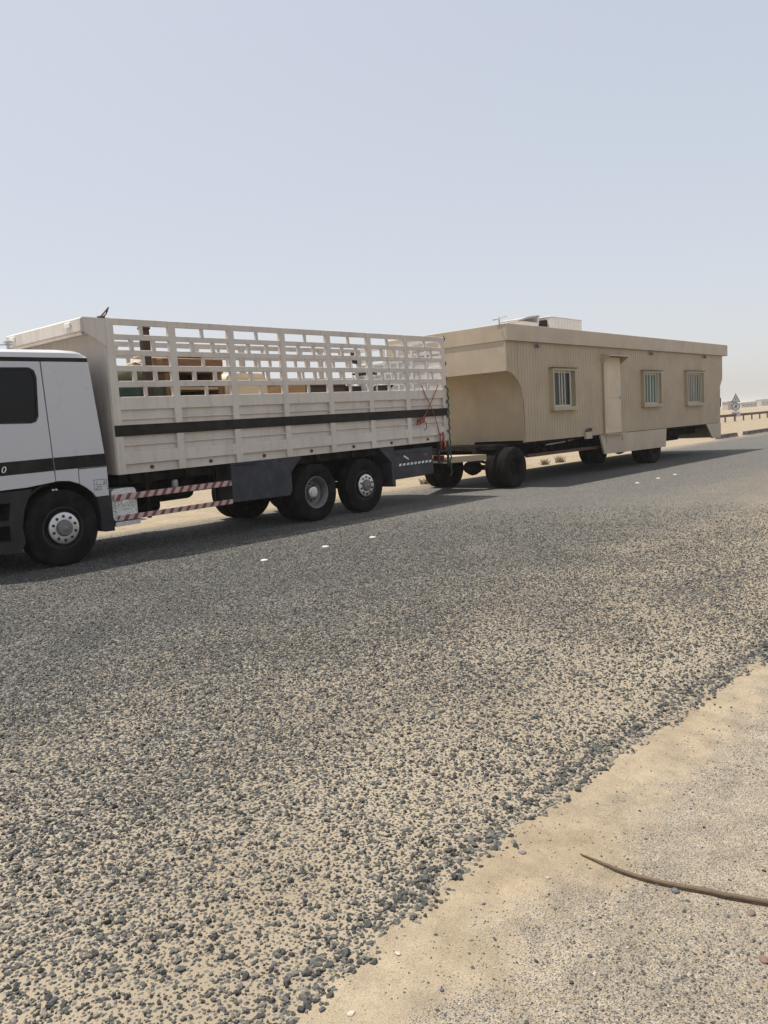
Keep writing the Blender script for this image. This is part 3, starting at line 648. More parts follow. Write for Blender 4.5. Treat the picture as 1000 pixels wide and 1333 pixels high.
for i in range(9): G().prism([(7.20 + 0.125 * i, 0.745), (7.27 + 0.125 * i, 0.745), (7.295 + 0.125 * i, 0.79), (7.225 + 0.125 * i, 0.79)], 0.024, 0.031).done('reflector_dash', 'white', rp, tilt=True)
G().prism([(7.36, 0.93), (7.52, 0.855), (7.53, 0.88), (7.38, 0.955)], 0.024, 0.031).done('sticker', 'white', rp, tilt=True)
G().box(8.05, 8.16, 0.025, 0.031, 0.90, 0.94).done('reflector', 'red', rp, tilt=True)
ld = tpart('rear_step', 'slate', G().box(8.56, 8.60, 0.02, 0.06, 0.68, 1.16).box(8.90, 8.94, 0.02, 0.06, 0.60, 1.16).box(8.60, 8.90, 0.02, 0.06, 0.93, 0.965).box(8.60, 8.90, 0.02, 0.06, 0.70, 0.735))
tpart('underrun_bar', 'chassis', G().box(8.72, 8.82, 0.1, W - 0.1, 0.55, 0.68, 0.01))
tpart('rear_lamp', 'red', G().box(8.86, 8.9, 0.12, 0.42, 0.72, 0.84, 0.01)); tpart('rear_lamp', 'red', G().box(8.86, 8.9, W - 0.42, W - 0.12, 0.72, 0.84, 0.01))

# cargo body: sheet sides with plates, posts and a slatted upper fence on both sides
C0, C1 = 0.885, 8.925
PX = [0.885, 1.925, 3.045, 4.16, 5.28, 6.40, 7.53, 8.795]; PWD = 0.128
ZR = [(3.29, 3.385), (3.085, 3.165), (2.86, 2.942), (2.635, 2.72), (2.41, 2.50)]
ROWS = [(3.165, 3.29), (2.942, 3.085), (2.72, 2.86), (2.50, 2.635), (2.275, 2.41)]
bar_mesh = {}
def short_bar(w, z0, z1):
    k = (w, round(z1 - z0, 4))
    if k not in bar_mesh:
        h = (z1 - z0) / 2; o = G().box(-w / 2, w / 2, -0.018, 0.018, -h, h).done('tmp', 'cargo'); bar_mesh[k] = o.data; bpy.data.objects.remove(o)
    return bar_mesh[k]
for s in (0, 1):
    def Y(a, b): return (a, b) if s == 0 else (W - b, W - a)
    tpart('side_sheet', 'cargo', G().box(C0 + 0.004, C1 - 0.004, *Y(0.052, 0.060), 1.175, 2.27))
    for z0, z1 in ((2.085, 2.272), (1.300, 1.475)): tpart('side_board', 'cargo', G().box(C0 + 0.002, C1 - 0.002, *Y(0.0045, 0.052), z0, z1, 0.005))
    tpart('side_board', 'cargo', G().box(C0 + 0.002, C1 - 0.002, *Y(0.0045, 0.052), 1.715, 1.862, 0.005))
    tpart('side_stripe', 'stripe', G().box(C0, C1, *Y(-0.004, 0.0045), 1.708, 1.868, 0.0015))
    for zc in (1.953, 1.578): tpart('side_ridge', 'cargo', G().box(C0 + 0.003, C1 - 0.003, *Y(0.020, 0.052), zc - 0.013, zc + 0.013, 0.006))
    for i, x in enumerate(PX):
        w_ = 0.128 if i < 7 else C1 - x
        tpart('post', 'cargo', G().box(x, x + w_, *Y(0.0, 0.062), 1.162, 3.383, 0.006))
    for z0, z1 in ZR: tpart('rail', 'cargo', G().box(C0 + 0.003, C1 - 0.003, *Y(0.006, 0.040), z0, z1, 0.005))
    for i in range(7):
        a = PX[i] + PWD; b_ = PX[i + 1]; L_ = b_ - a
        for r_, (z0, z1) in enumerate(ROWS):
            fr = (0.5,) if r_ % 2 == 0 else (0.31, 0.70)
            for q in fr:
                x = a + L_ * q + random.uniform(-0.012, 0.012)
                me = short_bar(0.05 if r_ % 2 == 0 else 0.062, z0, z1)
                o = bpy.data.objects.new('slat', me); COL.objects.link(o); o.location = (x, 0.023 if s == 0 else W - 0.023, (z0 + z1) / 2 + TILT * x); o.rotation_euler = (0, -TILT, 0); o.parent = truck
        # bolt in the lower recess
        xb = a + L_ * 0.5
        tpart('bolt', 'rust', G().lathe([(0.0005, 0.022 if s == 0 else W - 0.022), (0.026, 0.026 if s == 0 else W - 0.026), (0.030, 0.052 if s == 0 else W - 0.052)], 12, c=(xb, 0, 1.232)))
        tpart('lower_lip', 'cargo', G().box(a, b_, *Y(0.030, 0.052), 1.163, 1.180))
tpart('bed_floor', 'darkwood', G().box(C0 + 0.06, C1 - 0.07, 0.065, W - 0.065, 1.19, 1.25))
# front bulkhead with hood and gussets
tpart('bulkhead', 'cargo', G().box(C0 + 0.002, C0 + 0.05, 0.05, W - 0.05, 1.17, 3.20).box(C0 - 0.012, C0 + 0.002, 0.02, 0.16, 1.165, 3.20, 0.004).box(C0 - 0.012, C0 + 0.002, W - 0.16, W - 0.02, 1.165, 3.2, 0.004))
hd = tpart('hood', 'cargo', G().prism([(0.515, 3.19), (0.60, 3.185), (C0 - 0.002, 3.195), (C0 - 0.002, 3.38), (0.56, 3.38), (0.52, 3.355)], 0.012, W - 0.212))
for y in (0.0, W - 0.212): G().prism([(0.56, 3.185), (C0 - 0.003, 2.985), (C0 - 0.003, 3.37), (0.555, 3.37)], y, y + 0.012).done('gusset', 'cargo', hd, tilt=True)
for y in (0.25, 1.95): G().box(0.485, 0.515, y, y + 0.16, 3.26, 3.33, 0.01).done('marker_lamp', 'white', hd, tilt=True)
G().tube([(0.60, 0.1, 3.175), (0.60, 2.2, 3.175)], 0.03, 8).done('pipe', 'cargo', hd, True, tilt=True)
# tail gate: slatted like the sides
tg = tpart('tail_gate', 'cargo_in', G().box(C1 - 0.045, C1 - 0.015, 0.05, W - 0.05, 1.18, 2.98))
for z in (3.05, 3.30): G().box(C1 - 0.05, C1 - 0.01, 0.05, W - 0.05, z, z + 0.08).done('rail', 'cargo_in', tg, tilt=True)
for y in (0.45, 0.85, 1.25, 1.65, 2.05): G().box(C1 - 0.06, C1 - 0.045, y, y + 0.06, 1.2, 3.3).done('post', 'cargo_in', tg, tilt=True)
for z in (2.45, 2.72, 2.95): G().box(C1 - 0.056, C1 - 0.045, 0.06, W - 0.06, z, z + 0.05).done('rail', 'cargo_in', tg, tilt=True)
tpart('top_hook', 'rust', G().tube([(0.83, 0.03, 3.38), (0.87, 0.02, 3.42), (0.98, 0.02, 3.53)], 0.012, 6).tube([(0.86, 0.03, 3.38), (0.93, 0.03, 3.43), (0.965, 0.02, 3.50)], 0.010, 6).box(0.80, 0.90, 0.0, 0.05, 3.383, 3.40))
for z in (3.33, 2.80, 2.48): tpart('gate_hinge', 'rust', G().box(C1, C1 + 0.05, 0.0, 0.04, z, z + 0.05, 0.006).tube([(C1 + 0.02, 0.02, z - 0.03), (C1 + 0.02, 0.02, z + 0.08)], 0.012, 6))

# ------------------------------------------------------------------ load on the truck bed
def thing_box(name, label, cat, mat, x0, x1, y0, y1, z0, z1, rz=0, ry=0, rx=0, bev=0.012):
    c = Vector(((x0 + x1) / 2, (y0 + y1) / 2, z0)); hx, hy, h = (x1 - x0) / 2, (y1 - y0) / 2, z1 - z0
    o = G().box(-hx, hx, -hy, hy, 0, h, bev).done(name, mat); o.location = c; o.rotation_euler = (rx, ry, rz)
    if label: tag(o, label, cat)
    return o
FZ = 1.25 + TILT * 1.0
# dark green steel cabinet lying at the front of the bed
gc = empty('steel_cabinet', (1.7, 0.9, FZ + 0.02), 'dark green steel cabinet at the front end of the truck bed', 'cabinet')
G().box(-0.72, 0.62, -0.45, 0.45, 0, 1.21, 0.01).done('body', 'greencrate', gc)
for x in (-0.70, -0.04): G().box(x, x + 0.64, -0.465, -0.45, 0.05, 1.17, 0.008).done('door', 'greencrate', gc)
G().box(-0.09, -0.06, -0.48, -0.465, 0.55, 0.70, 0.004).done('handle', 'galv', gc)
ub = empty('upright_beam', (1.78, 0.42, FZ), None, None)
tag(ub, 'dark brown wooden beam standing upright through the load behind the slats', 'beam')
G().box(-0.065, 0.065, -0.05, 0.05, 0.0, 2.06, 0.008).done('shaft', 'darkwood', ub); G().box(-0.08, 0.08, -0.06, 0.06, 2.06, 2.10, 0.008).done('cap', 'darkwood', ub)
mt = empty('mattress', (2.05, 1.05, 2.55), 'pale slanting mattress leaning behind the upright beam', 'mattress')
G().box(-0.5, 0.5, -0.4, 0.4, -0.08, 0.08, 0.05).done('body', 'cream', mt); G().box(-0.505, 0.505, -0.405, 0.405, -0.012, 0.012, 0.006).done('piping', 'woodpale', mt)
mt.rotation_euler = (R(-12), R(26), R(8))
wb = empty('writing_desk', (2.62, 0.75, FZ + 0.02), 'brown wooden desk with open shelves in the middle of the bed', 'desk')
G().box(-0.58, 0.58, -0.38, 0.38, 1.40, 1.62, 0.01).done('top', 'wood', wb)
for x in (-0.55, 0.47): G().box(x, x + 0.08, -0.36, 0.36, 0.0, 1.40, 0.006).done('side_panel', 'wood', wb)
G().box(-0.47, 0.47, -0.35, 0.35, 1.13, 1.17).done('shelf', 'woodpale', wb)
G().box(-0.47, 0.47, 0.30, 0.34, 0.0, 1.40).done('back_panel', 'darkwood', wb)
for k, (x, ry, mm) in enumerate(((2.55, 8, 'woodpale'), (2.75, -6, 'wood'), (2.45, 3, 'woodpale'))):
    thing_box('plank', ('long pale plank lying on top of the brown desk', 'short brown plank lying across the brown desk', 'pale plank resting on the brown desk, beneath the others')[k], 'plank', mm,
              x - (0.6 if k != 1 else 0.35), x + (0.6 if k != 1 else 0.35), 0.55 + 0.14 * k, 0.67 + 0.14 * k, FZ + 1.665 + 0.03 * (k != 2), FZ + 1.70 + 0.03 * (k != 2), rz=R(3 * k - 2), ry=0)
ss = empty('sofa_seat', (3.62, 0.8, FZ + 0.02), 'large cream upholstered seat standing on end beside the brown desk', 'sofa')
def pillow(x0, x1, y0, y1, z0, z1, r): return G().prism(rrect(x0, x1, z0, z1, r, 6), y0, y1)
pillow(-0.40, 0.52, -0.42, 0.42, 0, 1.40, 0.18).done('body', 'cream', ss, True); pillow(-0.34, 0.46, -0.47, -0.42, 0.1, 1.32, 0.16).done('cushion', 'cream', ss, True)
thing_box('board', 'flat white board leaning on the cream seat top', 'board', 'paper', 3.05, 3.75, 1.15, 1.19, FZ + 0.9, FZ + 1.72, rx=R(-6))
cb = empty('cardboard_box', (4.72, 0.7, FZ + 0.02), 'brown cardboard box in the bed beside the cream seat', 'box')
G().box(-0.32, 0.32, -0.35, 0.35, 0, 1.22, 0.006).done('body', 'cardboard', cb); G().box(-0.035, 0.035, -0.352, 0.352, 1.215, 1.224).done('tape', 'woodpale', cb)
G().box(-0.325, -0.02, -0.352, 0.352, 1.22, 1.227).done('flap', 'cardboard', cb)
bx = empty('wooden_chest', (5.62, 0.8, FZ + 0.02), 'dark wooden chest on the bed above the double rear wheels', 'chest')
G().box(-0.50, 0.50, -0.42, 0.42, 0, 1.17, 0.01).done('body', 'darkwood', bx); G().box(-0.52, 0.52, -0.44, 0.44, 1.17, 1.23, 0.012).done('lid', 'darkwood', bx)
bx2 = empty('cooking_stove', (6.55, 0.9, FZ + 0.02), 'black stove on the bed between the chest and the chairs', 'stove')
G().box(-0.3, 0.3, -0.3, 0.3, 0, 1.20, 0.012).done('body', 'blackplastic', bx2); G().box(-0.24, 0.24, -0.315, -0.3, 0.2, 0.7, 0.01).done('door', 'rimdark', bx2)
for x in (-0.13, 0.13): G().lathe([(0.09, 1.20), (0.10, 1.215), (0.09, 1.225), (0.03, 1.225)], 14, 'Z', (x, 0, 0)).done('burner', 'rimdark', bx2)
def metal_chair(loc, rz, label, tip):
    e = empty('metal_chair', loc, label, 'chair', 'metal chairs stacked at the tail of the bed')
    for x, y in ((-0.2, -0.2), (0.2, -0.2)): G().tube([(x, y, 0), (x, y, 0.45)], 0.014, 6).done('leg', 'white', e)
    for x in (-0.2, 0.2): G().tube([(x, 0.22, 0), (x, 0.18, 0.45), (x, 0.22, 0.92)], 0.014, 6).done('leg', 'white', e)
    G().box(-0.22, 0.22, -0.22, 0.2, 0.44, 0.475, 0.01).done('seat', 'blackplastic', e)
    G().box(-0.2, 0.2, 0.19, 0.22, 0.68, 0.90, 0.01).done('backrest', 'blackplastic', e); e.rotation_euler = (tip, 0, rz)
    return e
metal_chair((7.12, 0.75, FZ + 1.02), R(25), 'white tube chair with dark seat standing upright on the load', 0)
metal_chair((7.75, 0.95, FZ + 1.62), R(-20), 'white tube chair with dark seat lying upside down on the load', R(165))
thing_box('carton', 'low brown carton carrying the upright white tube chair', 'box', 'cardboard', 6.9, 7.4, 0.45, 1.1, FZ + 0.02, FZ + 1.02)
thing_box('linen_bundle', 'pale bundle under the upside down chair at the tail', 'bundle', 'paper', 7.45, 8.1, 0.5, 1.3, FZ + 0.02, FZ + 0.74, bev=0.14)

# ropes at the tail
def rope(name, label, mat, strands, r=0.012):
    g = G()
    for st in strands: g.tube([(x, y, z + TILT * x) for x, y, z in st], r, 6)
    o = g.done(name, mat, None, True); tag(o, label, 'rope'); return o
rope('rope', 'thin red rope crossed over the black stripe at the truck tail', 'red',
     [[(8.02, -0.02, 2.37), (8.12, -0.02, 2.2), (8.28, -0.025, 1.95), (8.42, -0.025, 1.72), (8.55, -0.02, 1.4), (8.60, -0.02, 1.2), (8.62, -0.02, 1.0)],
      [(8.60, -0.02, 2.37), (8.45, -0.02, 2.15), (8.28, -0.03, 1.96), (8.12, -0.025, 1.78), (8.02, -0.02, 1.66)]], 0.010)
g = G()
for k in range(7):
    t = k * 0.9; g.tube([(7.80 + 0.04 * k + 0.02 * math.sin(t + u), -0.03 - 0.012 * (k % 3), 1.60 + 0.012 * k + 0.06 * math.sin(u)) for u in np.linspace(0, 5.5, 9)], 0.012, 6)
g.tube([(8.02, -0.03, 1.62), (8.10, -0.035, 1.58), (8.12, -0.03, 1.47), (8.04, -0.03, 1.43)], 0.010, 6)
g.v = [(a, b, c + TILT * a) for a, b, c in g.v]
tag(g.done('rope_coil', 'red', None, True), 'red rope bundled in a coil below the black stripe', 'rope')
rope('strap', 'red strap hanging in loops over the rear step of the truck', 'red',
     [[(8.60, -0.03, 1.33), (8.55, -0.035, 1.2), (8.58, -0.03, 0.98), (8.66, -0.03, 1.2), (8.70, -0.03, 1.36)], [(8.64, -0.04, 1.35), (8.70, -0.04, 1.1), (8.76, -0.035, 0.96), (8.80, -0.03, 1.15)]], 0.013)
gs = []
for k in range(6):
    z0 = 2.35 - 0.32 * k; gs.append([(8.86 + 0.03 * math.sin(k), -0.02, z0), (8.92, -0.05, z0 - 0.1), (8.87, -0.06, z0 - 0.18), (8.95, -0.03, z0 - 0.28), (8.9, -0.02, z0 - 0.36)])
rope('rope', 'dark green rope knotted down the rear corner of the truck bed', 'greenrope', gs, 0.017)

# ------------------------------------------------------------------ the mobile house
house = empty('mobile_house', (10.952, -0.266, 0), 'beige mobile house on wheels with flat roof, hitched behind the truck', 'mobile home')
house.rotation_euler = (0, 0, R(-1.242))
HW = 3.60
def hpart(name, mat, g, smooth=False, parent=None): return g.done(name, mat, parent or house, smooth)
# corrugated side wall (near) with real openings for windows and door
WIN = [(2.03, 3.13, 1.86, 2.80), (7.40, 8.62, 1.83, 2.79), (10.78, 12.18, 1.80, 2.82)]
DOOR = (4.86, 5.86, 1.06, 3.22)
curve = [(0.0, 2.76), (0.14, 2.745), (0.27, 2.70), (0.41, 2.615), (0.53, 2.51), (0.62, 2.40), (0.68, 2.25), (0.71, 2.09)]
def zlow(x):
    if x < 0.71: return float(np.interp(x, [c[0] for c in curve], [c[1] for c in curve]))
    return 1.055
def side_wall(yw, outer_sign, openings):
    prof = [(0.0, 0.0), (0.095, 0.0), (0.107, 0.008), (0.123, 0.008), (0.135, 0.0)]
    xs = []; x = 0.0
    while x < 14.02:
        for a, d in prof[:-1]: xs.append((x + a, d))
        x += 0.135
    xs = [q for q in xs if q[0] < 14.02]
    for o_ in openings: xs += [(o_[0], 0), (o_[1], 0)]
    xs += [(c[0], 0) for c in curve] + [(0.712, 0.0), (14.02, 0.0), (13.63, 0)]
    xs = sorted({round(a, 4): (round(a, 4), d) for a, d in xs}.values())
    g = G()
    for (a, da), (b, db) in zip(xs[:-1], xs[1:]):
        mid = (a + b) / 2; cuts = [(o_[2], o_[3]) for o_ in openings if o_[0] < mid < o_[1]]
        la, lb = (zlow(a), zlow(b)) if mid < 0.711 else (1.055, 1.055)
        segs = []; za = [(la, lb)]
        for c0, c1 in cuts: za.append((c0, c0)); segs.append((za[-2], za[-1])); za.append((c1, c1))
        segs.append((za[-1], (3.47, 3.47)))
        for (p0, p1), (q0, q1) in segs:
            y0, y1 = yw + outer_sign * -da, yw + outer_sign * -db
            g.add([(a, y0, p0), (b, y1, p1), (b, y1, q1), (a, y0, q0)], [(0, 1, 2, 3)])
    return g
sw = hpart('side_wall', 'siding', side_wall(0.0, -1, WIN + [DOOR]))
hpart('side_wall', 'siding', side_wall(HW, 1, []))
# rear part of the side, with its notched end
for y0, y1 in ((0.0, 0.02), (HW - 0.02, HW)):
    hpart('end_panel', 'siding', G().prism([(14.022, 1.58), (14.022, 3.47), (14.29, 3.47), (14.27, 2.63), (14.03, 2.36)], y0, y1))
hpart('rear_wall', 'siding', G().prism([(14.0, 1.05), (14.02, 1.05), (14.02, 1.6), (14.03, 2.36), (14.26, 2.63), (14.28, 3.47), (14.24, 3.47), (14.22, 2.65), (14.0, 2.37)], 0.02, HW - 0.02))
# front: upper face, curved soffit, recessed wall
hpart('front_wall', 'fascia', G().box(0.0, 0.02, 0.004, HW - 0.004, 2.762, 3.47))
sf = G(); n_ = len(curve); cv = curve + [(0.712, 1.10)]; n_ = len(cv)
sf.add([(x + 0.004, y, z) for y in (0.004, HW - 0.004) for x, z in cv], [(i, i + 1, n_ + i + 1, n_ + i) for i in range(n_ - 1)])
hpart('front_recess', 'siding', sf, True)
hpart('front_skirt', 'siding', G().box(0.70, 0.73, 1.50, HW - 0.01, 0.86, 1.10))
hpart('corner_trim', 'siding', G().box(0.69, 0.735, 0.0, 0.045, 1.05, 2.1))
hpart('corner_trim', 'fascia', G().box(-0.008, 0.035, -0.010, 0.03, 2.765, 3.46))
hpart('floor', 'chassis', G().box(0.74, 13.99, 0.03, HW - 0.03, 1.0, 1.06))
# roof slab with deep fascia boards
hpart('roof', 'fascia', G().box(0.03, 14.55, -0.05, HW + 0.05, 3.50, 3.835))
for nm, bxs in (('fascia', (-0.017, 14.60, -0.085, -0.05, 3.462, 3.85)), ('fascia', (-0.017, 14.60, HW + 0.05, HW + 0.085, 3.462, 3.85)),
                ('fascia', (-0.018, 0.03, -0.049, HW + 0.049, 3.462, 3.85)), ('fascia', (14.55, 14.602, -0.049, HW + 0.049, 3.462, 3.85))):
    hpart(nm, 'fascia', G().box(*bxs, 0.006))
hpart('soffit', 'fascia', G().box(0.031, 14.548, -0.048, HW + 0.048, 3.474, 3.498))
# windows: protruding box frames, sliding panes, security bars
for wi, (x0, x1, z0, z1) in enumerate(WIN):
    fo = [(x0 - 0.05, z0 - 0.05), (x1 + 0.05, z0 - 0.05), (x1 + 0.05, z1 + 0.05), (x0 - 0.05, z1 + 0.05)]
    fi = [(x0 + 0.012, z0 + 0.012), (x1 - 0.012, z0 + 0.012), (x1 - 0.012, z1 - 0.012), (x0 + 0.012, z1 - 0.012)]
    w_ = hpart('window', 'frame', G().prism(fo, -0.10, 0.03, holes=[fi]))
    hpart('sill', 'frame', G().box(x0 - 0.08, x1 + 0.08, -0.13, 0.0, z0 - 0.085, z0 - 0.052, 0.004), parent=w_)
    hpart('rain_lip', 'rust', G().box(x0 - 0.08, x1 + 0.08, -0.135, 0.0, z1 + 0.052, z1 + 0.068), parent=w_)
    xm = (x0 + x1) / 2
    for k, (a, b_) in enumerate(((x0 + 0.02, xm + 0.03), (xm - 0.03, x1 - 0.02))):
        yy = 0.0 + 0.025 * k; inner = [(a + 0.045, z0 + 0.06), (b_ - 0.045, z0 + 0.06), (b_ - 0.045, z1 - 0.06), (a + 0.045, z1 - 0.06)]
        hpart('sash', 'bar', G().prism([(a, z0 + 0.015), (b_, z0 + 0.015), (b_, z1 - 0.015), (a, z1 - 0.015)], yy, yy + 0.02, holes=[inner]), parent=w_)
        hpart('pane', 'curtain' if (wi == 1) else 'wglass', G().box(a + 0.04, b_ - 0.04, yy + 0.008, yy + 0.013, z0 + 0.05, z1 - 0.05), parent=w_)
    nb = 3 if wi == 0 else 5 if wi == 1 else 8
    for k in range(nb):
        xb = x0 + (x1 - x0) * (k + 1) / (nb + 1); hpart('bar', 'bar', G().box(xb - 0.008, xb + 0.008, -0.092, -0.070, z0 + 0.012, z1 - 0.012), parent=w_)
# door with frame, hood, handle and step
d0, d1, e0, e1 = DOOR
dr = hpart('door', 'doorb', G().box(d0 + 0.01, d1 - 0.01, -0.055, 0.0, e0 + 0.01, e1 - 0.02, 0.006).box(d0 + 0.12, d1 - 0.12, -0.062, -0.054, e0 + 0.15, e0 + 0.85, 0.004).box(d0 + 0.12, d1 - 0.12, -0.062, -0.054, e0 + 1.0, e1 - 0.2, 0.004))
hpart('handle', 'galv', G().box(d1 - 0.09, d1 - 0.02, -0.085, -0.055, 2.02, 2.12, 0.004).tube([(d1 - 0.05, -0.10, 2.08), (d1 + 0.06, -0.10, 2.085)], 0.012, 6), parent=dr)
hpart('door_frame', 'siding', G().box(d0 - 0.03, d0 + 0.008, -0.05, 0.01, e0, e1).box(d1 - 0.008, d1 + 0.04, -0.04, 0.01, e0, e1))
hpart('door_hood', 'fascia', G().prism([(0.0, e1 + 0.05), (-0.30, e1 + 0.01), (-0.30, e1 - 0.02), (0.0, e1 + 0.01)], d0 - 0.06, d1 + 0.10, 'X').prism([(0.0, e1 - 0.22), (-0.28, e1 - 0.02), (0.0, e1 + 0.01)], d0 - 0.06, d0 - 0.04, 'X').prism([(0.0, e1 - 0.22), (-0.28, e1 - 0.02), (0.0, e1 + 0.01)], d1 + 0.08, d1 + 0.10, 'X'))
hpart('door_step', 'fascia', G().box(d0 - 0.10, d1 + 0.06, -0.16, -0.022, 1.035, 1.058, 0.003))
# skirts
sk = hpart('skirt', 'fascia', G().prism([(4.58, 1.04), (9.12, 1.04), (9.04, 0.46), (4.83, 0.50)], -0.020, 0.03))
hpart('seam', 'rust', G().box(5.95, 5.965, -0.024, -0.018, 0.82, 0.95).box(4.93, 4.94, -0.024, -0.018, 0.75, 1.03), parent=sk)
hpart('skirt', 'siding', G().box(9.03, 9.06, 0.032, HW - 0.1, 0.62, 1.0))
hpart('skirt', 'fascia', G().prism([(12.60, 1.045), (14.02, 1.045), (14.02, 0.52), (13.19, 0.52)], -0.016, 0.03))
hpart('rear_skirt', 'fascia', G().box(13.97, 14.01, 0.035, HW - 0.03, 0.52, 1.0))
hpart('skirt', 'chassis', G().box(4.5, 13.9, HW - 0.04, HW - 0.01, 0.40, 1.0))
hpart('tank', 'chassis', G().box(10.2, 13.1, 1.2, 2.2, 0.52, 1.0, 0.02))
# chassis, drawbar, axles and wheels
for y in (0.72, 1.95): hpart('chassis_beam', 'chassis', G().box(-0.35, 13.5, y, y + 0.10, 0.72, 1.0))
hpart('long_member', 'rust', G().box(1.1, 7.3, 0.18, 0.26, 0.66, 0.74))
for i in range(8): hpart('cross_member', 'chassis', G().box(1.3 + 1.6 * i, 1.38 + 1.6 * i, 0.1, HW - 0.1, 0.92, 1.0))
for x in (3.2, 3.34, 3.52, 3.66): hpart('hanger', 'chassis', G().box(x, x + 0.035, 0.2, 0.24, 0.74, 1.0))
hpart('pipe', 'galv', G().tube([(1.9, 0.14, 0.93), (2.8, 0.14, 0.96), (3.6, 0.12, 1.03)], 0.022, 8))
for x, z in ((1.7, 0.82), (2.05, 0.80), (2.4, 0.84)): hpart('valve', 'chassis', G().lathe([(0.01, -0.1), (0.09, -0.08), (0.11, 0.0), (0.09, 0.08), (0.01, 0.1)], 14, c=(x, 0.35, z)), True)
hpart('front_cover', 'chassis', G().box(-0.15, 0.72, 0.30, 2.3, 0.93, 1.04))
hpart('drawbar', 'siding', G().prism([(-1.85, 1.15), (-1.85, 1.35), (-0.3, 2.1), (-0.3, 0.45)], 0.70, 0.84, 'Z'))
hpart('tow_eye', 'chassis', G().tube([(-1.8, 1.25, 0.77), (-2.1, 1.25, 0.77)], 0.05, 8))
HR = 0.487
hw = make_wheel('plain', HR, house, (0.24, -0.02, HR), 0.27)
hi = make_wheel('plain', HR, house, (0.24, 0.30, HR), 0.27)
for x in (0.24, 8.36):
    if x > 1:
        dup(hw, (x, -0.02 + 0.06, HR), house); dup(hi, (x, 0.36, HR), house)
    dup(hw, (x, 2.46, HR), house, math.pi); dup(hi, (x, 2.14, HR), house, math.pi)
    hpart('axle', 'chassis', G().tube([(x, 0.4, HR), (x, 2.1, HR)], 0.065, 12).lathe([(0.01, -0.26), (0.12, -0.2), (0.18, -0.08), (0.20, 0), (0.18, 0.08), (0.12, 0.2), (0.01, 0.26)], 18, c=(x, 1.25, HR)), True)
    for y in (0.72, 1.95): hpart('leaf_spring', 'chassis', G().tube([(x - 0.55, y + 0.05, HR + 0.22), (x, y + 0.05, HR + 0.10), (x + 0.55, y + 0.05, HR + 0.22)], 0.035, 6))
# little lamps below the roof edge and a service box at the sill
for x in (1.33, 8.0, 12.4):
    l_ = hpart('wall_lamp', 'galv', G().box(x - 0.05, x + 0.05, -0.03, 0.0, 3.36, 3.45, 0.006))
    hpart('lens', 'rimgrey', G().lathe([(0.0005, -0.12), (0.05, -0.11), (0.06, -0.06), (0.03, -0.03)], 12, c=(x + 0.02, 0, 3.38)), True, l_)
l_ = hpart('wall_lamp', 'fascia', G().box(-0.04, 0.0, 2.25, 2.45, 3.36, 3.45, 0.006)); hpart('lens', 'rimgrey', G().box(-0.10, -0.04, 2.28, 2.42, 3.36, 3.42, 0.01), parent=l_)
sv = hpart('service_box', 'fascia', G().box(3.68, 4.02, -0.07, 0.0, 0.98, 1.17, 0.006)); hpart('valve', 'rust', G().lathe([(0.0005, -0.11), (0.05, -0.10), (0.05, -0.06)], 10, c=(3.80, 0, 1.22)).lathe([(0.0005, -0.11), (0.04, -0.10), (0.04, -0.06)], 10, c=(3.93, 0, 1.23)).box(3.74, 3.99, -0.07, -0.02, 1.17, 1.22), parent=sv)
hpart('tail_box', 'chassis', G().box(13.99, 14.12, -0.0, 0.3, 1.62, 1.95, 0.01))

# on the roof (rests on the house)
def hworld(x, y, z):
    a = R(-1.242); return (10.952 + x * math.cos(a) - y * math.sin(a), -0.266 + x * math.sin(a) + y * math.cos(a), z)
ac = empty('air_cooler', hworld(3.95, 0.95, 3.86), 'white box air cooler on the flat roof of the mobile house', 'air cooler'); ac.rotation_euler = (0, 0, R(-1.2))
G().box(-0.85, 0.85, -0.4, 0.4, 0.0, 0.40, 0.015).done('casing', 'white', ac)
for k in range(10): G().box(-0.78 + 0.16 * k, -0.66 + 0.16 * k, -0.408, -0.40, 0.05, 0.35, 0.003).done('louvre', 'white', ac)
G().box(-1.02, -0.86, -0.3, 0.3, 0.0, 0.33, 0.01).done('fan_box', 'blackplastic', ac); G().box(-0.86, 0.86, -0.41, 0.41, 0.40, 0.42, 0.004).done('lid', 'white', ac)
pk = empty('roof_cabinet', hworld(2.35, 0.95, 3.86), 'low white cabinet with a raised cover beside the air cooler', 'cabinet')
G().box(-0.55, 0.30, -0.3, 0.3, 0, 0.24, 0.015).done('casing', 'white', pk)
G().prism([(-0.62, 0.27), (-0.3, 0.35), (0.20, 0.42), (0.32, 0.42), (0.32, 0.38), (0.2, 0.375), (-0.6, 0.25)], -0.32, 0.32).done('cover', 'galv', pk)
G().box(0.26, 0.31, -0.3, 0.3, 0.2, 0.40).done('support', 'white', pk)
at = empty('roof_antenna', hworld(-0.02, 0.12, 3.85), 'small metal antenna standing on the front roof corner of the house', 'antenna')
G().tube([(0, 0, 0), (0, 0, 0.16)], 0.014, 6).done('mast', 'galv', at); G().tube([(-0.16, 0.06, 0.09), (0, 0, 0.13), (0.24, -0.06, 0.19)], 0.014, 6).done('boom', 'galv', at)
for k in range(4): G().tube([(-0.12 + 0.1 * k, -0.12, 0.11 + 0.02 * k), (-0.12 + 0.1 * k, 0.12, 0.11 + 0.02 * k)], 0.007, 5).done('element', 'galv', at)

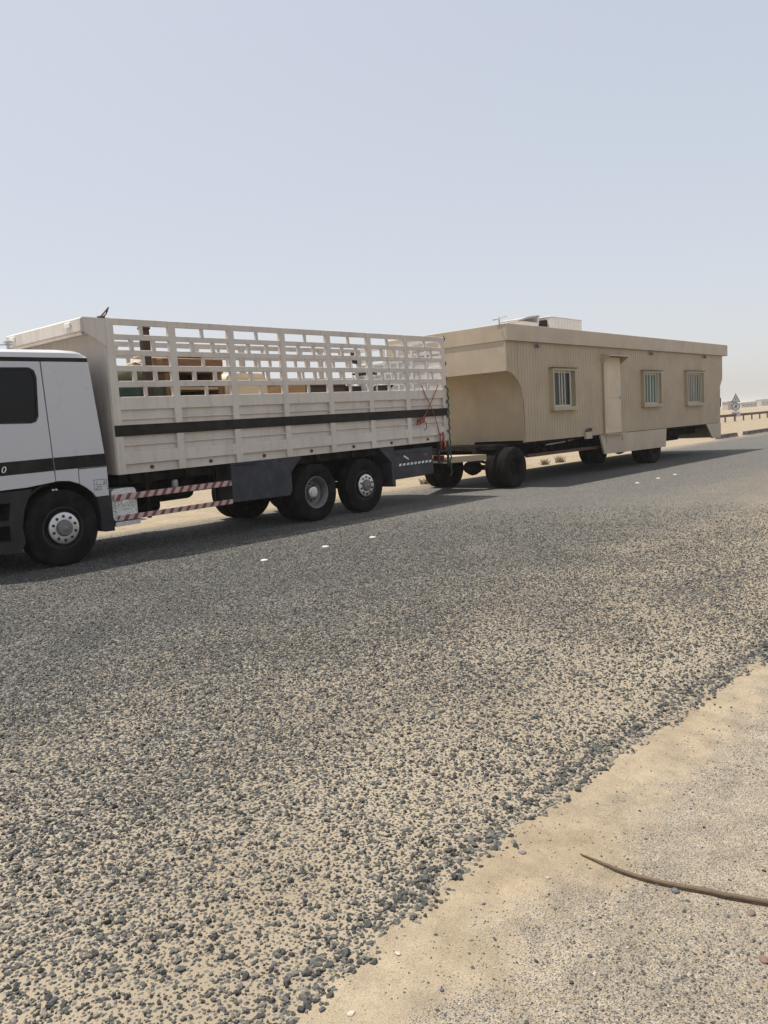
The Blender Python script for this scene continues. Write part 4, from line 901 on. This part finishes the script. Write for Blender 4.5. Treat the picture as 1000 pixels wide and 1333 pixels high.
# ------------------------------------------------------------------ road studs, stones, strip on the verge
for lab, pts in (('%s white road stud beside the truck, counted from its front wheel', [(1.41, -2.42), (2.56, -2.40), (3.51, -2.45)]),
                 ('%s white road stud beside the mobile house, counted from the truck', [(12.36, -2.78), (13.57, -2.79), (14.67, -2.78)])):
    for (x, y), nth in zip(pts, ('first', 'second', 'third')):
        o = G().lathe([(0.052, 0.0), (0.050, 0.007), (0.042, 0.015), (0.025, 0.020), (0.0005, 0.022)], 18, 'Z').done('road_stud', 'stud', None, True); o.location = (x, y, 0.001)
        tag(o, lab % nth, 'road stud', 'white studs of the dashed lane line')

def gpix(u, v, z=0.0):
    d = _fw2 + _rt3 * ((u - 500) / 1037.96) - _up3 * ((v - 666.5) / 1037.96); t = (z - CAM.z) / d.z; return CAM + d * t
pts = []
for u, v, r_ in ((757, 1110, 0.25), (775, 1117, 0.5), (800, 1127, 0.75), (835, 1138, 0.85), (870, 1146, 0.9), (905, 1154, 1.0), (945, 1162, 1.05), (1000, 1171, 1.1), (1060, 1181, 1.1), (1130, 1192, 1.0)):
    q = gpix(u, v); pts.append((q.x, q.y, r_))
ss_ = []
for i in range(len(pts) - 1):
    for k in range(4):
        t = k / 4; ss_.append([pts[i][j] * (1 - t) + pts[i + 1][j] * t for j in range(3)])
vv = []; ff = []
for i, (x, y, k) in enumerate(ss_):
    x2, y2, _ = ss_[min(i + 1, len(ss_) - 1)]; x1, y1, _ = ss_[max(i - 1, 0)]
    d = Vector((x2 - x1, y2 - y1, 0)).normalized(); s = Vector((-d.y, d.x, 0)); z = sand_h(x, y) + 0.003
    w_ = 0.0100 * k * (1 + 0.12 * noise.noise(Vector((i * 0.7, 0, 0)))); h = 0.014 * k + 0.002 * noise.noise(Vector((i * 0.5, 3, 0)))
    for a, b in ((-1, -0.006), (-1.0, h * 0.7), (-0.75, h), (0.75, h * 0.95), (1.0, h * 0.6), (1.0, -0.006)):
        vv.append((x + s.x * w_ * a, y + s.y * w_ * a, z + b))
n_ = 6
for i in range(len(ss_) - 1):
    for k in range(n_): ff.append((i * n_ + k, i * n_ + (k + 1) % n_, (i + 1) * n_ + (k + 1) % n_, (i + 1) * n_ + k))
ff += [tuple(range(n_)), tuple(range((len(ss_) - 1) * n_, len(ss_) * n_))]
o = link('wooden_strip', vv, ff, 'stick'); recalc(o); tag(o, 'thin bent brown wooden strip lying on the sandy verge', 'strip')

def pebble(u, v, size, col, label, flat=0.6, seed=0):
    p = gpix(u, v); bm = bmesh.new(); bmesh.ops.create_icosphere(bm, subdivisions=3, radius=1)
    for q in bm.verts:
        k = 1 + 0.28 * noise.noise(q.co * 0.9 + Vector((seed, seed * 2, 0))) + 0.07 * noise.noise(q.co * 3 + Vector((0, seed, 5)))
        q.co = Vector((q.co.x * 1.15 * k, q.co.y * 0.9 * k, q.co.z * flat * k)) * size
    me = bpy.data.meshes.new('pebble'); bm.to_mesh(me); bm.free(); me.polygons.foreach_set('use_smooth', [True] * len(me.polygons))
    mm = plain('pebble_%s' % label.split()[0], col, 0.8, var=0.2, scale=60, bump=0.3, bscale=200); me.materials.append(mm)
    o = bpy.data.objects.new('pebble', me); COL.objects.link(o); o.location = (p.x, p.y, sand_h(p.x, p.y) + size * flat * 0.35); o.rotation_euler = (0, 0, seed)
    tag(o, label, 'pebble')
pebble(879, 1153, 0.0125, (0.10, 0.105, 0.115), 'dark grey pebble resting against the wooden strip', 0.65, 1)
pebble(680, 1109, 0.014, (0.16, 0.135, 0.14), 'purple grey pebble on bare sand between the road and the strip', 0.4, 2)
pebble(978, 1183, 0.016, (0.15, 0.105, 0.085), 'reddish brown flat pebble beneath the wooden strip', 0.4, 3)
pebble(995, 1243, 0.014, (0.17, 0.10, 0.08), 'brick red pebble on the gritty verge', 0.6, 4)
pebble(518, 1241, 0.010, (0.40, 0.365, 0.31), 'white chalky pebble near the road edge', 0.4, 5)
pebble(457, 1318, 0.011, (0.43, 0.39, 0.32), 'chalk white broken pebble half buried in the sand', 0.4, 6)
pebble(575, 1284, 0.007, (0.09, 0.095, 0.10), 'small black pebble alone on the gritty sand', 0.7, 7)
pebble(713, 1140, 0.009, (0.36, 0.30, 0.23), 'pale cream pebble on bare sand by the strip', 0.5, 8)
pebble(822, 1198, 0.006, (0.06, 0.062, 0.07), 'tiny charcoal pebble on the verge below the strip', 0.7, 9)

# ------------------------------------------------------------------ far side of the road
def kerb(x0, x1, y, rz, label, mat='concrete'):
    e = empty('kerb_block', ((x0 + x1) / 2, y, -0.03), label, 'kerb', 'dark kerb blocks along the far road edge'); e.rotation_euler = (0, 0, rz)
    L_ = (x1 - x0) / 2; G().prism([(-0.14, 0.06), (0.14, 0.06), (0.12, 0.26), (-0.09, 0.26)], -L_, L_, 'X').done('body', 'concrete', e)
    G().box(-L_ - 0.02, L_ + 0.02, -0.17, 0.17, 0.0, 0.07).done('base', 'concretelight', e)
for nth, (x0, x1) in zip(('first', 'second', 'third', 'fourth', 'fifth'), ((35.6, 38.4), (39.8, 45.6), (47.2, 52.5), (54, 59.5), (61, 66))):
    kerb(x0, x1, 3.0, R(1.0), nth + ' low dark concrete kerb block beyond the rear end of the mobile house')

def far_pt(u, dist):
    d = _fw2 + _rt3 * ((u - 500) / 1037.96) + _up3 * ((666.5 - 529) / 1037.96); h = Vector((d.x, d.y, 0)).normalized(); return Vector((CAM.x, CAM.y, 0)) + h * dist
# guard rail running along the next road
A = far_pt(925, 84); B = far_pt(1100, 150)
gr = empty('guard_rail', A, 'long steel guard rail on posts crossing the desert beyond the road', 'guard rail'); dv = (B - A); Lg = dv.length; gr.rotation_euler = (0, 0, math.atan2(dv.y, dv.x))
G().prism([(-0.04, 0.50), (0.0, 0.53), (-0.04, 0.60), (0.0, 0.66), (-0.04, 0.74), (-0.01, 0.76), (0.02, 0.66), (-0.01, 0.60), (0.02, 0.53), (-0.02, 0.49)], -25, Lg + 20, 'X').done('rail', 'rust', gr)
x = -24.0
while x < Lg + 20: G().box(x, x + 0.14, 0.02, 0.14, -0.2, 0.74).done('post', 'rust', gr); x += 3.2
# stacked road signs
sg = empty('road_sign', far_pt(958, 92), 'stack of triangular, round and oblong traffic signs on one post', 'traffic sign'); sg.rotation_euler = (0, 0, math.atan2(_fw.y, _fw.x) - math.pi / 2)
M['signface'] = plain('sign_white', (0.55, 0.55, 0.56), 0.5, var=0.08); M['signdark'] = plain('sign_grey', (0.13, 0.13, 0.15), 0.6)
G().tube([(0, 0.06, -0.3), (0, 0.06, 2.9)], 0.045, 8).done('post', 'galv', sg)
t_ = G().prism([(-0.50, 1.95), (0.50, 1.95), (0, 2.85)], 0.0, 0.02).done('triangle_plate', 'signdark', sg); G().prism([(-0.34, 2.04), (0.34, 2.04), (0, 2.65)], -0.008, -0.002).done('face', 'signface', t_); G().box(-0.05, 0.05, -0.014, -0.009, 2.12, 2.42).done('symbol', 'signdark', t_)
c_ = G().prism(arc(0, 1.48, 0.43, 0, 345, 23), 0.0, 0.02).done('round_plate', 'signdark', sg); G().prism(arc(0, 1.48, 0.34, 0, 345, 23), -0.008, -0.002).done('face', 'signface', c_); G().prism([(-0.22, 1.32), (-0.05, 1.32), (0.02, 1.5), (0.02, 1.28), (0.1, 1.28), (0.1, 1.55), (0.2, 1.55), (0.02, 1.75), (-0.14, 1.55), (-0.1, 1.55)], -0.014, -0.009).done('symbol', 'signdark', c_)
r__ = G().box(-0.46, 0.46, 0.0, 0.02, 0.45, 0.98).done('oblong_plate', 'signface', sg); G().box(-0.36, 0.36, -0.006, -0.001, 0.74, 0.80).box(-0.30, 0.3, -0.006, -0.001, 0.6, 0.65).done('bars', 'signdark', r__)
# distant buildings
M['farwall'] = plain('far_wall', (0.36, 0.33, 0.31), 0.9, var=0.1, scale=0.2); M['farroof'] = plain('far_roof', (0.5, 0.46, 0.4), 0.9)
def far_house(u, dist, w, h, dpt, label, nw):
    p = far_pt(u, dist); e = empty('desert_building', p, label, 'building'); e.rotation_euler = (0, 0, math.atan2(_fw.y, _fw.x) - math.pi / 2)
    G().box(-w / 2, w / 2, -dpt / 2, dpt / 2, -1, h, 0.05).done('wall', 'farwall', e); G().box(-w / 2 - 0.3, w / 2 + 0.3, -dpt / 2 - 0.3, dpt / 2 + 0.3, h, h + 0.4).done('roof', 'farroof', e)
    for k in range(nw):
        x = -w / 2 + w * (k + 0.5) / nw; wd = G().box(x - 0.7, x + 0.7, -dpt / 2 - 0.06, -dpt / 2, h * 0.35, h * 0.7).done('window', 'signdark', e)
far_house(950, 330, 3.6, 2.9, 5, 'small square grey hut standing left of the stacked traffic signs', 1)
far_house(972, 520, 9, 2.6, 7, 'low flat building in the haze behind the stacked traffic signs', 4)
far_house(1002, 640, 16, 4.4, 9, 'long pale building far off beyond the guard rail', 6)
far_house(985, 760, 14, 3.6, 9, 'faint distant building between the low and the long ones', 5)

# dry plants beyond the road
M['dry'] = plain('dry_twig', (0.20, 0.14, 0.075), 0.9, var=0.3)
def tuft(u, v, s, label):
    p = gpix(u, v); g = G(); rr = random.Random(int(u))
    for k in range(46):
        a = rr.uniform(0, 6.28); t = rr.uniform(0.2, 1.0); h = rr.uniform(0.25, 0.8) * s; o_ = Vector((rr.uniform(-.5, .5), rr.uniform(-.4, .4), 0)) * s
        g.tube([o_, o_ + Vector((math.cos(a) * t * s * 0.3, math.sin(a) * t * s * 0.3, h * 0.6)), o_ + Vector((math.cos(a) * t * s * 0.7, math.sin(a) * t * s * 0.7, h))], [0.012, 0.008, 0.003], 4)
    o = g.done('dry_shrub', 'dry'); o.location = (p.x, p.y, sand_h(p.x, p.y)); tag(o, label, 'shrub')
tuft(710, 604, 0.28, 'flat dry shrub on the sand seen under the house'); tuft(729, 601, 0.34, 'dark dry shrub on the sand under the house chassis'); tuft(553, 629, 0.22, 'tiny dry shrub on the sand behind the truck tail')

# ------------------------------------------------------------------ dusty air
HAZE = 0.0005
m = bpy.data.materials.new('dusty_air'); m.use_nodes = True; n, l = m.node_tree.nodes, m.node_tree.links
n.remove(n['Principled BSDF']); pv = n.new('ShaderNodeVolumePrincipled'); pv.inputs['Color'].default_value = (0.93, 0.92, 0.90, 1); pv.inputs['Density'].default_value = HAZE; pv.inputs['Anisotropy'].default_value = 0.2
l.new(pv.outputs[0], n['Material Output'].inputs['Volume'])
o = G().box(-2700, 3300, -2700, 2700, -3, 9).done('haze', m); tag(o, 'thin dusty haze in the desert air', 'haze', kind='stuff')
